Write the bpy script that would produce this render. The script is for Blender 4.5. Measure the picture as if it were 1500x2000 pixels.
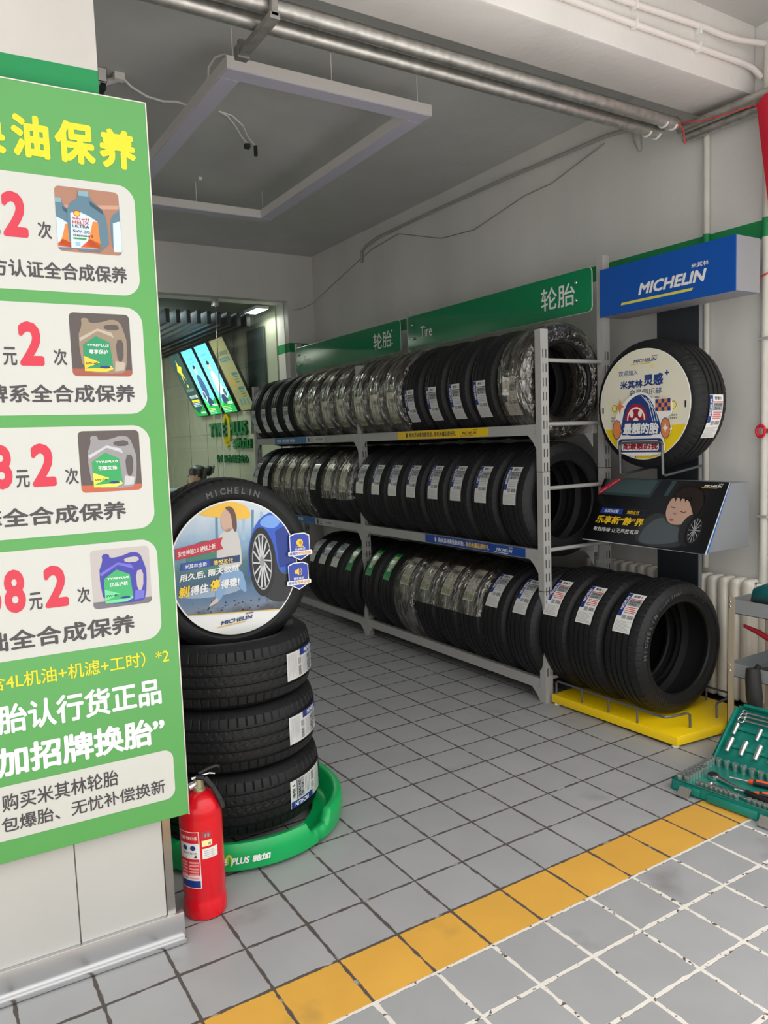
import bpy, bmesh, math, random
from mathutils import Matrix, Vector
random.seed(7)
PI = math.pi
SC = bpy.context.scene
COL = SC.collection
for o in list(bpy.data.objects):
    bpy.data.objects.remove(o)

# ------------------------------------------------------------------ camera, light, exposure
def make_camera():
    yaw, pit, rol = math.radians(31.839), math.radians(-5.324), math.radians(-2.042)
    f = Vector((math.sin(yaw), math.cos(yaw), 0)); r = Vector((math.cos(yaw), -math.sin(yaw), 0)); u = Vector((0, 0, 1))
    f2 = f * math.cos(pit) + u * math.sin(pit); u2 = u * math.cos(pit) - f * math.sin(pit)
    r2 = r * math.cos(rol) + u2 * math.sin(rol); u3 = u2 * math.cos(rol) - r * math.sin(rol)
    cd = bpy.data.cameras.new('camera'); co = bpy.data.objects.new('camera', cd); COL.objects.link(co)
    m = Matrix(((r2.x, u3.x, -f2.x, -1.5345), (r2.y, u3.y, -f2.y, -1.638), (r2.z, u3.z, -f2.z, 1.4688), (0, 0, 0, 1)))
    co.matrix_world = m
    cd.sensor_fit = 'HORIZONTAL'; cd.sensor_width = 36.0; cd.lens = 1495.45 / 1500 * 36.0
    cd.clip_start = 0.02
    SC.camera = co
make_camera()
w = bpy.data.worlds.new('overcast_sky'); SC.world = w; w.use_nodes = True
wn = w.node_tree.nodes; wl = w.node_tree.links
bg = wn['Background']; bg.inputs['Strength'].default_value = 1.55
tc = wn.new('ShaderNodeTexCoord'); sep = wn.new('ShaderNodeSeparateXYZ'); rmp = wn.new('ShaderNodeValToRGB')
wl.new(tc.outputs['Generated'], sep.inputs[0]); wl.new(sep.outputs['Z'], rmp.inputs[0]); wl.new(rmp.outputs[0], bg.inputs['Color'])
rmp.color_ramp.elements[0].position = 0.0; rmp.color_ramp.elements[0].color = (0.60, 0.60, 0.585, 1)
rmp.color_ramp.elements[1].position = 0.75; rmp.color_ramp.elements[1].color = (1.45, 1.44, 1.40, 1)
SC.view_settings.view_transform = 'Standard'; SC.view_settings.look = 'None'
SC.view_settings.gamma = 1.0; SC.view_settings.use_curve_mapping = False
SC.view_settings.exposure = 0.22
SC.cycles.transparent_max_bounces = 24
SC.cycles.max_bounces = 8; SC.cycles.diffuse_bounces = 5; SC.cycles.glossy_bounces = 3
def area_light(name, loc, rot, sx, sy, power, col):
    l = bpy.data.lights.new(name, 'AREA'); l.shape = 'RECTANGLE'; l.size = sx; l.size_y = sy; l.energy = power; l.color = col
    o = bpy.data.objects.new(name, l); COL.objects.link(o); o.location = loc; o.rotation_euler = rot
    return o
sd = bpy.data.lights.new('sun', 'SUN'); sd.energy = 13.0; sd.angle = 0.02; sd.color = (1.0, 0.96, 0.90)
so = bpy.data.objects.new('sun', sd); COL.objects.link(so); so.rotation_euler = (math.radians(-17), 0, math.radians(8)); so.location = (0, 8, 20)
area_light('reception_lamp', (0.9, 7.4, 2.70), (0, 0, 0), 0.6, 2.2, 26, (1.0, 0.98, 0.86))
area_light('reception_downlight', (1.70, 5.90, 2.80), (0, 0, 0), 0.12, 0.3, 2.0, (1.0, 0.98, 0.9))

# ------------------------------------------------------------------ materials
def S(r, g, b):
    f = lambda c: (c / 255 / 12.92) if c <= 10 else ((c / 255 + 0.055) / 1.055) ** 2.4
    return (f(r), f(g), f(b))
_m = {}
def mat(col, rough=0.55, metal=0.0, noise=0.0, nscale=8.0, bump=0.0, bscale=60.0, emit=0.0, spec=0.5, name=None):
    key = (tuple(round(c, 4) for c in col), rough, metal, noise, nscale, bump, bscale, emit, spec)
    if key in _m: return _m[key]
    m = bpy.data.materials.new(name or 'paint'); m.use_nodes = True
    nt = m.node_tree; b = nt.nodes['Principled BSDF']
    b.inputs['Base Color'].default_value = (*col, 1); b.inputs['Roughness'].default_value = rough
    b.inputs['Metallic'].default_value = metal; b.inputs['Specular IOR Level'].default_value = spec
    if emit > 0:
        b.inputs['Emission Color'].default_value = (*col, 1); b.inputs['Emission Strength'].default_value = emit
    if noise > 0 or bump > 0:
        t = nt.nodes.new('ShaderNodeTexCoord')
    if noise > 0:
        n = nt.nodes.new('ShaderNodeTexNoise'); n.inputs['Scale'].default_value = nscale; n.inputs['Detail'].default_value = 5
        nt.links.new(t.outputs['Object'], n.inputs['Vector'])
        mr = nt.nodes.new('ShaderNodeMapRange'); mr.inputs['From Min'].default_value = 0.3; mr.inputs['From Max'].default_value = 0.7
        mr.inputs['To Min'].default_value = 1 - noise; mr.inputs['To Max'].default_value = 1 + noise
        nt.links.new(n.outputs['Fac'], mr.inputs['Value'])
        mx = nt.nodes.new('ShaderNodeVectorMath'); mx.operation = 'SCALE'; mx.inputs[0].default_value = col
        nt.links.new(mr.outputs[0], mx.inputs['Scale']); nt.links.new(mx.outputs[0], b.inputs['Base Color'])
    if bump > 0:
        n2 = nt.nodes.new('ShaderNodeTexNoise'); n2.inputs['Scale'].default_value = bscale; n2.inputs['Detail'].default_value = 3
        nt.links.new(t.outputs['Object'], n2.inputs['Vector'])
        bp = nt.nodes.new('ShaderNodeBump'); bp.inputs['Strength'].default_value = bump; bp.inputs['Distance'].default_value = 0.01
        nt.links.new(n2.outputs['Fac'], bp.inputs['Height']); nt.links.new(bp.outputs[0], b.inputs['Normal'])
    _m[key] = m
    return m
def ramp_mat(name, axis, stops, rough=0.35, noise=0.0, nscale=14, emit=0.0):
    m = bpy.data.materials.new(name); m.use_nodes = True; nt = m.node_tree; b = nt.nodes['Principled BSDF']
    t = nt.nodes.new('ShaderNodeTexCoord'); s = nt.nodes.new('ShaderNodeSeparateXYZ'); nt.links.new(t.outputs['Object'], s.inputs[0])
    r = nt.nodes.new('ShaderNodeValToRGB'); lo, hi = stops[0][0], stops[-1][0]
    mr = nt.nodes.new('ShaderNodeMapRange'); mr.inputs['From Min'].default_value = lo; mr.inputs['From Max'].default_value = hi
    src = s.outputs['XYZ'.index(axis)]
    if noise > 0:
        n = nt.nodes.new('ShaderNodeTexNoise'); n.inputs['Scale'].default_value = nscale; n.inputs['Detail'].default_value = 4
        nt.links.new(t.outputs['Object'], n.inputs['Vector'])
        ma = nt.nodes.new('ShaderNodeMath'); ma.operation = 'MULTIPLY_ADD'; ma.inputs[1].default_value = noise
        nt.links.new(n.outputs['Fac'], ma.inputs[0]); nt.links.new(src, ma.inputs[2]); src = ma.outputs[0]
    nt.links.new(src, mr.inputs['Value']); nt.links.new(mr.outputs[0], r.inputs[0])
    e = r.color_ramp.elements
    for i, (p, c) in enumerate(stops):
        q = (p - lo) / (hi - lo)
        el = e[i] if i < 2 else e.new(q)
        el.position = q; el.color = (*c, 1)
    nt.links.new(r.outputs[0], b.inputs['Base Color']); b.inputs['Roughness'].default_value = rough
    if emit > 0:
        nt.links.new(r.outputs[0], b.inputs['Emission Color']); b.inputs['Emission Strength'].default_value = emit
    return m
def film_mat(name, tint, gloss, bscale, strength):
    m = bpy.data.materials.new(name); m.use_nodes = True; nt = m.node_tree; nt.nodes.clear()
    out = nt.nodes.new('ShaderNodeOutputMaterial'); mix = nt.nodes.new('ShaderNodeMixShader')
    tr = nt.nodes.new('ShaderNodeBsdfTransparent'); tr.inputs[0].default_value = (*tint, 1)
    gl = nt.nodes.new('ShaderNodeBsdfGlossy'); gl.inputs['Roughness'].default_value = 0.13; gl.inputs['Color'].default_value = (0.95, 0.93, 0.88, 1)
    df = nt.nodes.new('ShaderNodeBsdfDiffuse'); df.inputs[0].default_value = (0.42, 0.38, 0.32, 1)
    m2 = nt.nodes.new('ShaderNodeMixShader'); m2.inputs[0].default_value = 0.10
    t = nt.nodes.new('ShaderNodeTexCoord'); mp = nt.nodes.new('ShaderNodeCombineXYZ'); sx_ = nt.nodes.new('ShaderNodeSeparateXYZ'); nt.links.new(t.outputs['Object'], sx_.inputs[0])
    at = nt.nodes.new('ShaderNodeMath'); at.operation = 'ARCTAN2'; nt.links.new(sx_.outputs['Z'], at.inputs[0]); nt.links.new(sx_.outputs['X'], at.inputs[1])
    ln = nt.nodes.new('ShaderNodeVectorMath'); ln.operation = 'LENGTH'; cz = nt.nodes.new('ShaderNodeCombineXYZ')
    nt.links.new(sx_.outputs['X'], cz.inputs[0]); nt.links.new(sx_.outputs['Z'], cz.inputs[1]); nt.links.new(cz.outputs[0], ln.inputs[0])
    a2 = nt.nodes.new('ShaderNodeMath'); a2.operation = 'MULTIPLY'; a2.inputs[1].default_value = 0.11; nt.links.new(at.outputs[0], a2.inputs[0])
    nt.links.new(a2.outputs[0], mp.inputs[0]); nt.links.new(sx_.outputs['Y'], mp.inputs[1]); nt.links.new(ln.outputs['Value'], mp.inputs[2])
    n = nt.nodes.new('ShaderNodeTexNoise'); n.inputs['Scale'].default_value = bscale; n.inputs['Detail'].default_value = 3
    n.inputs['Distortion'].default_value = 0.7
    bp = nt.nodes.new('ShaderNodeBump'); bp.inputs['Strength'].default_value = strength; bp.inputs['Distance'].default_value = 0.02
    nt.links.new(mp.outputs[0], n.inputs['Vector'])
    nt.links.new(n.outputs['Fac'], bp.inputs['Height']); nt.links.new(bp.outputs[0], gl.inputs['Normal'])
    lw = nt.nodes.new('ShaderNodeLayerWeight'); lw.inputs[0].default_value = 0.35; nt.links.new(bp.outputs[0], lw.inputs['Normal'])
    mr = nt.nodes.new('ShaderNodeMapRange'); mr.inputs['To Min'].default_value = gloss * 0.7; mr.inputs['To Max'].default_value = min(0.9, gloss * 2.2)
    nt.links.new(lw.outputs['Facing'], mr.inputs[0])
    nm = nt.nodes.new('ShaderNodeTexNoise'); nm.inputs['Scale'].default_value = 26; nm.inputs['Detail'].default_value = 4; nm.inputs['Distortion'].default_value = 0.8
    nt.links.new(mp.outputs[0], nm.inputs['Vector'])
    mk = nt.nodes.new('ShaderNodeMapRange'); mk.inputs['From Min'].default_value = 0.42; mk.inputs['From Max'].default_value = 0.62; mk.inputs['To Min'].default_value = 0.5; mk.inputs['To Max'].default_value = 1.6
    nt.links.new(nm.outputs['Fac'], mk.inputs[0])
    mm_ = nt.nodes.new('ShaderNodeMath'); mm_.operation = 'MULTIPLY'; mm_.use_clamp = True
    nt.links.new(mr.outputs[0], mm_.inputs[0]); nt.links.new(mk.outputs[0], mm_.inputs[1])
    nt.links.new(gl.outputs[0], m2.inputs[1]); nt.links.new(df.outputs[0], m2.inputs[2])
    nt.links.new(mm_.outputs[0], mix.inputs[0]); nt.links.new(tr.outputs[0], mix.inputs[1]); nt.links.new(m2.outputs[0], mix.inputs[2])
    nt.links.new(mix.outputs[0], out.inputs[0])
    return m
def wall_mat(name, base, z0=2.395, z1=2.487, stripe=True, low=None):
    m = bpy.data.materials.new(name); m.use_nodes = True; nt = m.node_tree; b = nt.nodes['Principled BSDF']
    t = nt.nodes.new('ShaderNodeTexCoord'); s = nt.nodes.new('ShaderNodeSeparateXYZ'); nt.links.new(t.outputs['Object'], s.inputs[0])
    n = nt.nodes.new('ShaderNodeTexNoise'); n.inputs['Scale'].default_value = 1.6; n.inputs['Detail'].default_value = 6
    mp = nt.nodes.new('ShaderNodeMapping'); mp.inputs['Scale'].default_value = (1, 1, 0.35)
    nt.links.new(t.outputs['Object'], mp.inputs[0]); nt.links.new(mp.outputs[0], n.inputs['Vector'])
    r = nt.nodes.new('ShaderNodeValToRGB'); nt.links.new(n.outputs['Fac'], r.inputs[0])
    r.color_ramp.elements[0].position = 0.25; r.color_ramp.elements[0].color = (*[c * 0.86 for c in base], 1)
    r.color_ramp.elements[1].position = 0.75; r.color_ramp.elements[1].color = (*[min(1, c * 1.08) for c in base], 1)
    out = r.outputs[0]
    if stripe:
        a = nt.nodes.new('ShaderNodeMath'); a.operation = 'GREATER_THAN'; a.inputs[1].default_value = z0; nt.links.new(s.outputs['Z'], a.inputs[0])
        c = nt.nodes.new('ShaderNodeMath'); c.operation = 'LESS_THAN'; c.inputs[1].default_value = z1; nt.links.new(s.outputs['Z'], c.inputs[0])
        d = nt.nodes.new('ShaderNodeMath'); d.operation = 'MULTIPLY'; nt.links.new(a.outputs[0], d.inputs[0]); nt.links.new(c.outputs[0], d.inputs[1])
        mx = nt.nodes.new('ShaderNodeMix'); mx.data_type = 'RGBA'; nt.links.new(d.outputs[0], mx.inputs['Factor'])
        nt.links.new(out, mx.inputs[6]); mx.inputs[7].default_value = (0.006, 0.26, 0.075, 1); out = mx.outputs[2]
    nt.links.new(out, b.inputs['Base Color']); b.inputs['Roughness'].default_value = 0.6
    n2 = nt.nodes.new('ShaderNodeTexNoise'); n2.inputs['Scale'].default_value = 22; n2.inputs['Detail'].default_value = 4
    nt.links.new(t.outputs['Object'], n2.inputs['Vector'])
    bp = nt.nodes.new('ShaderNodeBump'); bp.inputs['Strength'].default_value = 0.12; bp.inputs['Distance'].default_value = 0.02
    nt.links.new(n2.outputs['Fac'], bp.inputs['Height']); nt.links.new(bp.outputs[0], b.inputs['Normal'])
    return m
def floor_mat():
    m = bpy.data.materials.new('floor_tiles'); m.use_nodes = True; nt = m.node_tree; N = nt.nodes; L = nt.links; b = N['Principled BSDF']
    t = N.new('ShaderNodeTexCoord'); s = N.new('ShaderNodeSeparateXYZ')
    def M(op, a, c=None, d=None):
        n = N.new('ShaderNodeMath'); n.operation = op
        for i, v in enumerate((a, c, d)):
            if v is None: continue
            if isinstance(v, (int, float)): n.inputs[i].default_value = v
            else: L.new(v, n.inputs[i])
        return n.outputs[0]
    def noise(scale, detail=4, vec=None):
        n = N.new('ShaderNodeTexNoise'); n.inputs['Scale'].default_value = scale; n.inputs['Detail'].default_value = detail
        L.new(vec or t.outputs['Object'], n.inputs['Vector']); return n.outputs['Fac']
    def mix(f, a, c):
        n = N.new('ShaderNodeMix'); n.data_type = 'RGBA'
        if isinstance(f, (int, float)): n.inputs['Factor'].default_value = f
        else: L.new(f, n.inputs['Factor'])
        for i, v in ((6, a), (7, c)):
            if isinstance(v, tuple): n.inputs[i].default_value = (*v, 1)
            else: L.new(v, n.inputs[i])
        return n.outputs[2]
    L.new(t.outputs['Object'], s.inputs[0])
    X, Y = s.outputs['X'], s.outputs['Y']
    wob = M('MULTIPLY', M('SUBTRACT', noise(26, 5), 0.5), 0.013)
    gx = M('DIVIDE', X, 0.2); gy = M('DIVIDE', Y, 0.2)
    ix = M('FLOOR', gx); iy = M('FLOOR', gy)
    def dist(g):
        fr = M('FRACT', g); return M('MULTIPLY', M('MINIMUM', fr, M('SUBTRACT', 1.0, fr)), 0.2)
    d = M('ADD', M('MINIMUM', dist(gx), dist(gy)), wob)
    front = M('LESS_THAN', Y, 0.004)
    hw = M('ADD', M('MULTIPLY', front, 0.0018), 0.0044)
    sm = N.new('ShaderNodeMapRange'); sm.interpolation_type = 'SMOOTHSTEP'
    L.new(M('SUBTRACT', d, hw), sm.inputs['Value']); sm.inputs['From Min'].default_value = -0.001; sm.inputs['From Max'].default_value = 0.0012
    tile = sm.outputs[0]
    cv = N.new('ShaderNodeCombineXYZ'); L.new(ix, cv.inputs[0]); L.new(iy, cv.inputs[1])
    wnz = N.new('ShaderNodeTexWhiteNoise'); L.new(cv.outputs[0], wnz.inputs['Vector'])
    v = M('ADD', M('MULTIPLY', wnz.outputs['Value'], 0.09), 0.955)
    v = M('MULTIPLY', v, M('ADD', M('MULTIPLY', noise(5, 6), 0.24), 0.88))
    yel = M('MULTIPLY', M('GREATER_THAN', Y, 0.0), M('LESS_THAN', Y, 0.2))
    base = mix(yel, (0.362, 0.362, 0.374), (0.72, 0.385, 0.065))
    vs = N.new('ShaderNodeVectorMath'); vs.operation = 'SCALE'; L.new(base, vs.inputs[0]); L.new(v, vs.inputs['Scale'])
    # scuffs
    sc = N.new('ShaderNodeMapRange'); L.new(noise(3.1, 9), sc.inputs['Value']); sc.inputs['From Min'].default_value = 0.62; sc.inputs['From Max'].default_value = 0.75
    tcol = mix(M('MULTIPLY', sc.outputs[0], 0.45), vs.outputs[0], (0.13, 0.11, 0.095))
    chip = N.new('ShaderNodeMapRange'); L.new(noise(48, 3), chip.inputs['Value']); chip.inputs['From Min'].default_value = 0.60; chip.inputs['From Max'].default_value = 0.64
    gwhite = mix(chip.outputs[0], (0.74, 0.69, 0.63), (0.10, 0.085, 0.08))
    chip2 = N.new('ShaderNodeMapRange'); L.new(noise(17, 4), chip2.inputs['Value']); chip2.inputs['From Min'].default_value = 0.63; chip2.inputs['From Max'].default_value = 0.70
    gdark = mix(chip2.outputs[0], (0.085, 0.068, 0.06), (0.38, 0.35, 0.32))
    grout = mix(front, gdark, gwhite)
    L.new(mix(tile, grout, tcol), b.inputs['Base Color'])
    rr = M('SUBTRACT', 0.85, M('MULTIPLY', tile, M('ADD', 0.33, M('MULTIPLY', noise(7, 4), 0.22))))
    L.new(rr, b.inputs['Roughness'])
    bp = N.new('ShaderNodeBump'); bp.inputs['Strength'].default_value = 0.5; bp.inputs['Distance'].default_value = 0.004
    L.new(M('ADD', tile, M('MULTIPLY', noise(160, 2), 0.02)), bp.inputs['Height']); L.new(bp.outputs[0], b.inputs['Normal'])
    return m
GREY = mat(S(172, 171, 168), 0.45, 0.0, 0.05, 6, name='grey_rack_enamel')
RUBBER = mat((0.0105, 0.0105, 0.0115), 0.5, 0, 0.12, 30, 0.12, 240, spec=0.34, name='tyre_rubber')
RUBBER_LT = mat((0.095, 0.095, 0.10), 0.4, name='raised_rubber')
CHROME = mat((0.72, 0.72, 0.73), 0.22, 1.0, name='chrome')
STEEL = mat((0.52, 0.49, 0.45), 0.28, 1.0, 0.08, 12, name='stainless_steel')
GALV = mat((0.50, 0.48, 0.45), 0.42, 0.85, 0.22, 28, name='galvanised_steel')
BLACK = mat((0.012, 0.012, 0.013), 0.5, name='black_plastic')
WHITE = mat((0.80, 0.78, 0.74), 0.45, name='white_plastic')
PAPER = mat((0.78, 0.77, 0.74), 0.4, name='white_paper')
TEAL = mat((0.006, 0.21, 0.16), 0.38, 0, 0.08, 12, name='teal_plastic')
CLEAR = film_mat('clear_plastic_film', (0.88, 0.84, 0.78), 0.24, 34, 1.0)

# ------------------------------------------------------------------ mesh building
class MB:
    def __init__(s): s.v = []; s.f = []; s.mi = []; s.mats = []; s.T = Matrix.Identity(4)
    def mid(s, m):
        if m not in s.mats: s.mats.append(m)
        return s.mats.index(m)
    def add(s, vs, fs, m):
        k = len(s.v); i = s.mid(m)
        s.v += [tuple(s.T @ Vector(p)) for p in vs]
        s.f += [tuple(k + j for j in f) for f in fs]; s.mi += [i] * len(fs)
        return s
    def box(s, x0, x1, y0, y1, z0, z1, m):
        return s.add([(x0, y0, z0), (x1, y0, z0), (x1, y1, z0), (x0, y1, z0), (x0, y0, z1), (x1, y0, z1), (x1, y1, z1), (x0, y1, z1)],
                     [(0, 3, 2, 1), (4, 5, 6, 7), (0, 1, 5, 4), (1, 2, 6, 5), (2, 3, 7, 6), (3, 0, 4, 7)], m)
    def tube(s, pts, r, m, n=12, caps=True):
        pts = [Vector(p) for p in pts]; vs = []; fs = []
        rs = r if isinstance(r, (list, tuple)) else [r] * len(pts)
        up = None
        for i, p in enumerate(pts):
            d = (pts[min(i + 1, len(pts) - 1)] - pts[max(i - 1, 0)]).normalized()
            if up is None:
                up = Vector((0, 0, 1)) if abs(d.z) < 0.9 else Vector((1, 0, 0))
            a = d.cross(up).normalized(); bb = a.cross(d).normalized(); up = bb
            for k in range(n):
                t = 2 * PI * k / n; vs.append(p + (a * math.cos(t) + bb * math.sin(t)) * rs[i])
        for i in range(len(pts) - 1):
            for k in range(n):
                fs.append((i * n + k, i * n + (k + 1) % n, (i + 1) * n + (k + 1) % n, (i + 1) * n + k))
        if caps:
            fs.append(tuple(range(n))[::-1]); fs.append(tuple((len(pts) - 1) * n + k for k in range(n)))
        return s.add(vs, fs, m)
    def cyl(s, p0, p1, r, m, n=20, r1=None):
        return s.tube([p0, p1], [r, r if r1 is None else r1], m, n)
    def lathe(s, prof, m, n=40, close=False, arc=2 * PI):     # prof (radius, z) about Z
        vs = []; fs = []; k = len(prof); full = abs(arc - 2 * PI) < 1e-6; nn = n if full else n + 1
        for i in range(nn):
            a = arc * i / n
            for r, z in prof: vs.append((r * math.cos(a), r * math.sin(a), z))
        for i in range(n):
            j = (i + 1) % nn
            for q in range(k if close else k - 1):
                q2 = (q + 1) % k
                fs.append((i * k + q, j * k + q, j * k + q2, i * k + q2))
        return s.add(vs, fs, m)
    def prism(s, poly, z0, z1, m):                              # poly in xy, extruded in z
        n = len(poly)
        vs = [(x, y, z0) for x, y in poly] + [(x, y, z1) for x, y in poly]
        fs = [tuple(range(n))[::-1], tuple(range(n, 2 * n))] + [(i, (i + 1) % n, n + (i + 1) % n, n + i) for i in range(n)]
        return s.add(vs, fs, m)
    def sphere(s, c, r, m, n=16, sz=(1, 1, 1)):
        vs = []; fs = []; h = n // 2
        for i in range(h + 1):
            t = PI * i / h
            for k in range(n):
                a = 2 * PI * k / n
                vs.append((c[0] + r * sz[0] * math.sin(t) * math.cos(a), c[1] + r * sz[1] * math.sin(t) * math.sin(a), c[2] + r * sz[2] * math.cos(t)))
        for i in range(h):
            for k in range(n):
                fs.append((i * n + k, (i + 1) * n + k, (i + 1) * n + (k + 1) % n, i * n + (k + 1) % n))
        return s.add(vs, fs, m)
    def mesh(s, name, bevel=0.0, seg=2, smooth=35, weld=True):
        me = bpy.data.meshes.new(name); me.from_pydata(s.v, [], s.f)
        for m in s.mats: me.materials.append(m)
        me.polygons.foreach_set('material_index', s.mi)
        bm = bmesh.new(); bm.from_mesh(me)
        if weld: bmesh.ops.remove_doubles(bm, verts=bm.verts, dist=1e-6)
        if bevel > 0:
            bmesh.ops.recalc_face_normals(bm, faces=bm.faces)
            es = [e for e in bm.edges if len(e.link_faces) == 2 and e.calc_face_angle(0) > 0.6]
            bmesh.ops.bevel(bm, geom=es, offset=bevel, segments=seg, affect='EDGES', profile=0.5, clamp_overlap=True)
        bm.to_mesh(me); bm.free()
        me.polygons.foreach_set('use_smooth', [smooth > 0] * len(me.polygons))
        if smooth > 0: me.set_sharp_from_angle(angle=math.radians(smooth))
        me.update(); return me
    def build(s, name, parent=None, **kw):
        o = bpy.data.objects.new(name, s.mesh(name, **kw)); COL.objects.link(o)
        if parent: o.parent = parent
        return o
def tag(o, label=None, cat=None, group=None, kind=None):
    if label: o['label'] = label
    if cat: o['category'] = cat
    if group: o['group'] = group
    if kind: o['kind'] = kind
    return o
def thing(name, label, cat, loc=(0, 0, 0), rot=(0, 0, 0), group=None):
    o = bpy.data.objects.new(name, None); COL.objects.link(o); o.empty_display_size = 0.05
    o.location = loc; o.rotation_euler = rot
    return tag(o, label, cat, group)
def part(name, me, parent, loc=None, rot=None):
    o = bpy.data.objects.new(name, me); COL.objects.link(o); o.parent = parent
    if loc: o.location = loc
    if rot: o.rotation_euler = rot
    return o
def copy_tree(o, parent=None):
    c = o.copy(); COL.objects.link(c)
    if parent: c.parent = parent
    for ch in o.children: copy_tree(ch, c)
    return c

# ------------------------------------------------------------------ printing: flat shapes and letters
_t = {}
def glyphs(s, bold):
    key = (s, bold)
    if key in _t: return _t[key]
    c = bpy.data.curves.new('text', 'FONT'); c.body = s; c.size = 1; c.resolution_u = 3; c.fill_mode = 'FRONT'
    o = bpy.data.objects.new('text', c); COL.objects.link(o)
    me = o.to_mesh(); vs = [(v.co.x, v.co.y) for v in me.vertices]; fs = [tuple(p.vertices) for p in me.polygons]
    o.to_mesh_clear(); bpy.data.objects.remove(o); bpy.data.curves.remove(c)
    lay = [0] * len(vs)
    if bold > 0:                                               # heavier strokes: the glyph repeated with small shifts
        k = len(vs); V0, F0 = vs[:], fs[:]
        nk = 10 if bold >= .045 else 5
        for q in range(nk):
            dx, dy = bold * .8 * math.cos(2 * PI * q / nk + .3), bold * .8 * math.sin(2 * PI * q / nk + .3)
            n = len(vs); vs = vs + [(x + dx, y + dy) for x, y in V0]; fs = fs + [tuple(n + j for j in f) for f in F0]; lay += [lay[-1] + 1] * k
    x0 = min(v[0] for v in vs); x1 = max(v[0] for v in vs); y0 = min(v[1] for v in vs); y1 = max(v[1] for v in vs)
    _t[key] = (vs, fs, x0, x1, y0, y1, lay); return _t[key]
def clip_convex(poly, clip):
    out = poly
    for i in range(len(clip)):
        a, b = clip[i], clip[(i + 1) % len(clip)]; inp = out; out = []
        side = lambda p: (b[0] - a[0]) * (p[1] - a[1]) - (b[1] - a[1]) * (p[0] - a[0])
        for j in range(len(inp)):
            p, q = inp[j - 1], inp[j]; sp, sq = side(p), side(q)
            if (sp >= 0) != (sq >= 0):
                t = sp / (sp - sq); out.append((p[0] + (q[0] - p[0]) * t, p[1] + (q[1] - p[1]) * t))
            if sq >= 0: out.append(q)
        if not out: return []
    return out
def ell(cx, cy, rx, ry, n=40, a0=0.0, a1=2 * PI, rot=0.0):
    full = abs(a1 - a0 - 2 * PI) < 1e-6; k = n if full else n + 1
    ps = [(rx * math.cos(a0 + (a1 - a0) * i / n), ry * math.sin(a0 + (a1 - a0) * i / n)) for i in range(k)]
    c, s = math.cos(rot), math.sin(rot)
    return [(cx + x * c - y * s, cy + x * s + y * c) for x, y in ps]
def rrect(x0, y0, x1, y1, r, n=6):
    P = []
    for cx, cy, a in ((x1 - r, y1 - r, 0), (x0 + r, y1 - r, PI / 2), (x0 + r, y0 + r, PI), (x1 - r, y0 + r, 1.5 * PI)):
        P += [(cx + r * math.cos(a + PI / 2 * i / n), cy + r * math.sin(a + PI / 2 * i / n)) for i in range(n + 1)]
    return P
def smooth_poly(P, it=2):
    for _ in range(it):
        Q = []
        for i in range(len(P)):
            a, b = P[i], P[(i + 1) % len(P)]
            Q += [(a[0] * .75 + b[0] * .25, a[1] * .75 + b[1] * .25), (a[0] * .25 + b[0] * .75, a[1] * .25 + b[1] * .75)]
        P = Q
    return P
class Print(MB):
    """shapes in a flat (u, v) frame; fmap(u, v, h) places them (flat or bent)"""
    def __init__(s, fmap=None, dh=0.0003): super().__init__(); s.map = fmap or (lambda u, v, h: (u, -h, v)); s.dh = dh; s.clip = None
    def _put(s, vs, fs, m, h): s.add([s.map(u, v, h * s.dh) for u, v in vs], fs, m)
    def poly(s, P, m, h=1):
        if s.clip: P = clip_convex(P, s.clip)
        if len(P) < 3: return
        area = sum(P[i - 1][0] * P[i][1] - P[i][0] * P[i - 1][1] for i in range(len(P)))
        if area < 0: P = P[::-1]
        bm = bmesh.new(); vv = [bm.verts.new((p[0], p[1], 0)) for p in P]
        try:
            fc = bm.faces.new(vv); fc.normal_update(); bmesh.ops.triangulate(bm, faces=bm.faces[:], ngon_method='EAR_CLIP')
            bm.verts.index_update()
            s._put([(v.co.x, v.co.y) for v in bm.verts], [tuple(v.index for v in f.verts) for f in bm.faces], m, h)
        finally: bm.free()
    def rect(s, x0, y0, x1, y1, m, h=1, nv=1, nu=1):
        vs = [(x0 + (x1 - x0) * i / nu, y0 + (y1 - y0) * j / nv) for j in range(nv + 1) for i in range(nu + 1)]
        fs = [(j * (nu + 1) + i, j * (nu + 1) + i + 1, (j + 1) * (nu + 1) + i + 1, (j + 1) * (nu + 1) + i) for j in range(nv) for i in range(nu)]
        s._put(vs, fs, m, h)
    def text(s, st, x0, y0, x1, y1, m, h=2, bold=0.0, skew=0.0, rot=0, slope=0.0):
        vs, fs, a0, a1, b0, b1, lay = glyphs(st, bold); out = []
        for x, y in vs:
            p = (x - a0) / (a1 - a0); q = (y - b0) / (b1 - b0)
            if rot == 90: p, q = 1 - q, p
            if rot == -90: p, q = q, 1 - p
            X = x0 + (x1 - x0) * p; Y = y0 + (y1 - y0) * q
            out.append((X + skew * (Y - y0), Y + slope * (X - x0)))
        s.add([s.map(u, v, (h + .08 * q) * s.dh) for (u, v), q in zip(out, lay)], fs, m)
    def line(s, pts, wd, m, h=1):
        for (ax, ay), (bx, by) in zip(pts[:-1], pts[1:]):
            L = math.hypot(bx - ax, by - ay) or 1; nx, ny = -(by - ay) / L * wd / 2, (bx - ax) / L * wd / 2
            s.poly([(ax + nx, ay + ny), (ax - nx, ay - ny), (bx - nx, by - ny), (bx + nx, by + ny)], m, h)
def pm(r, g, b, rough=0.4, emit=0.0): return mat(S(r, g, b), rough, emit=emit, name='print_ink')
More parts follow.
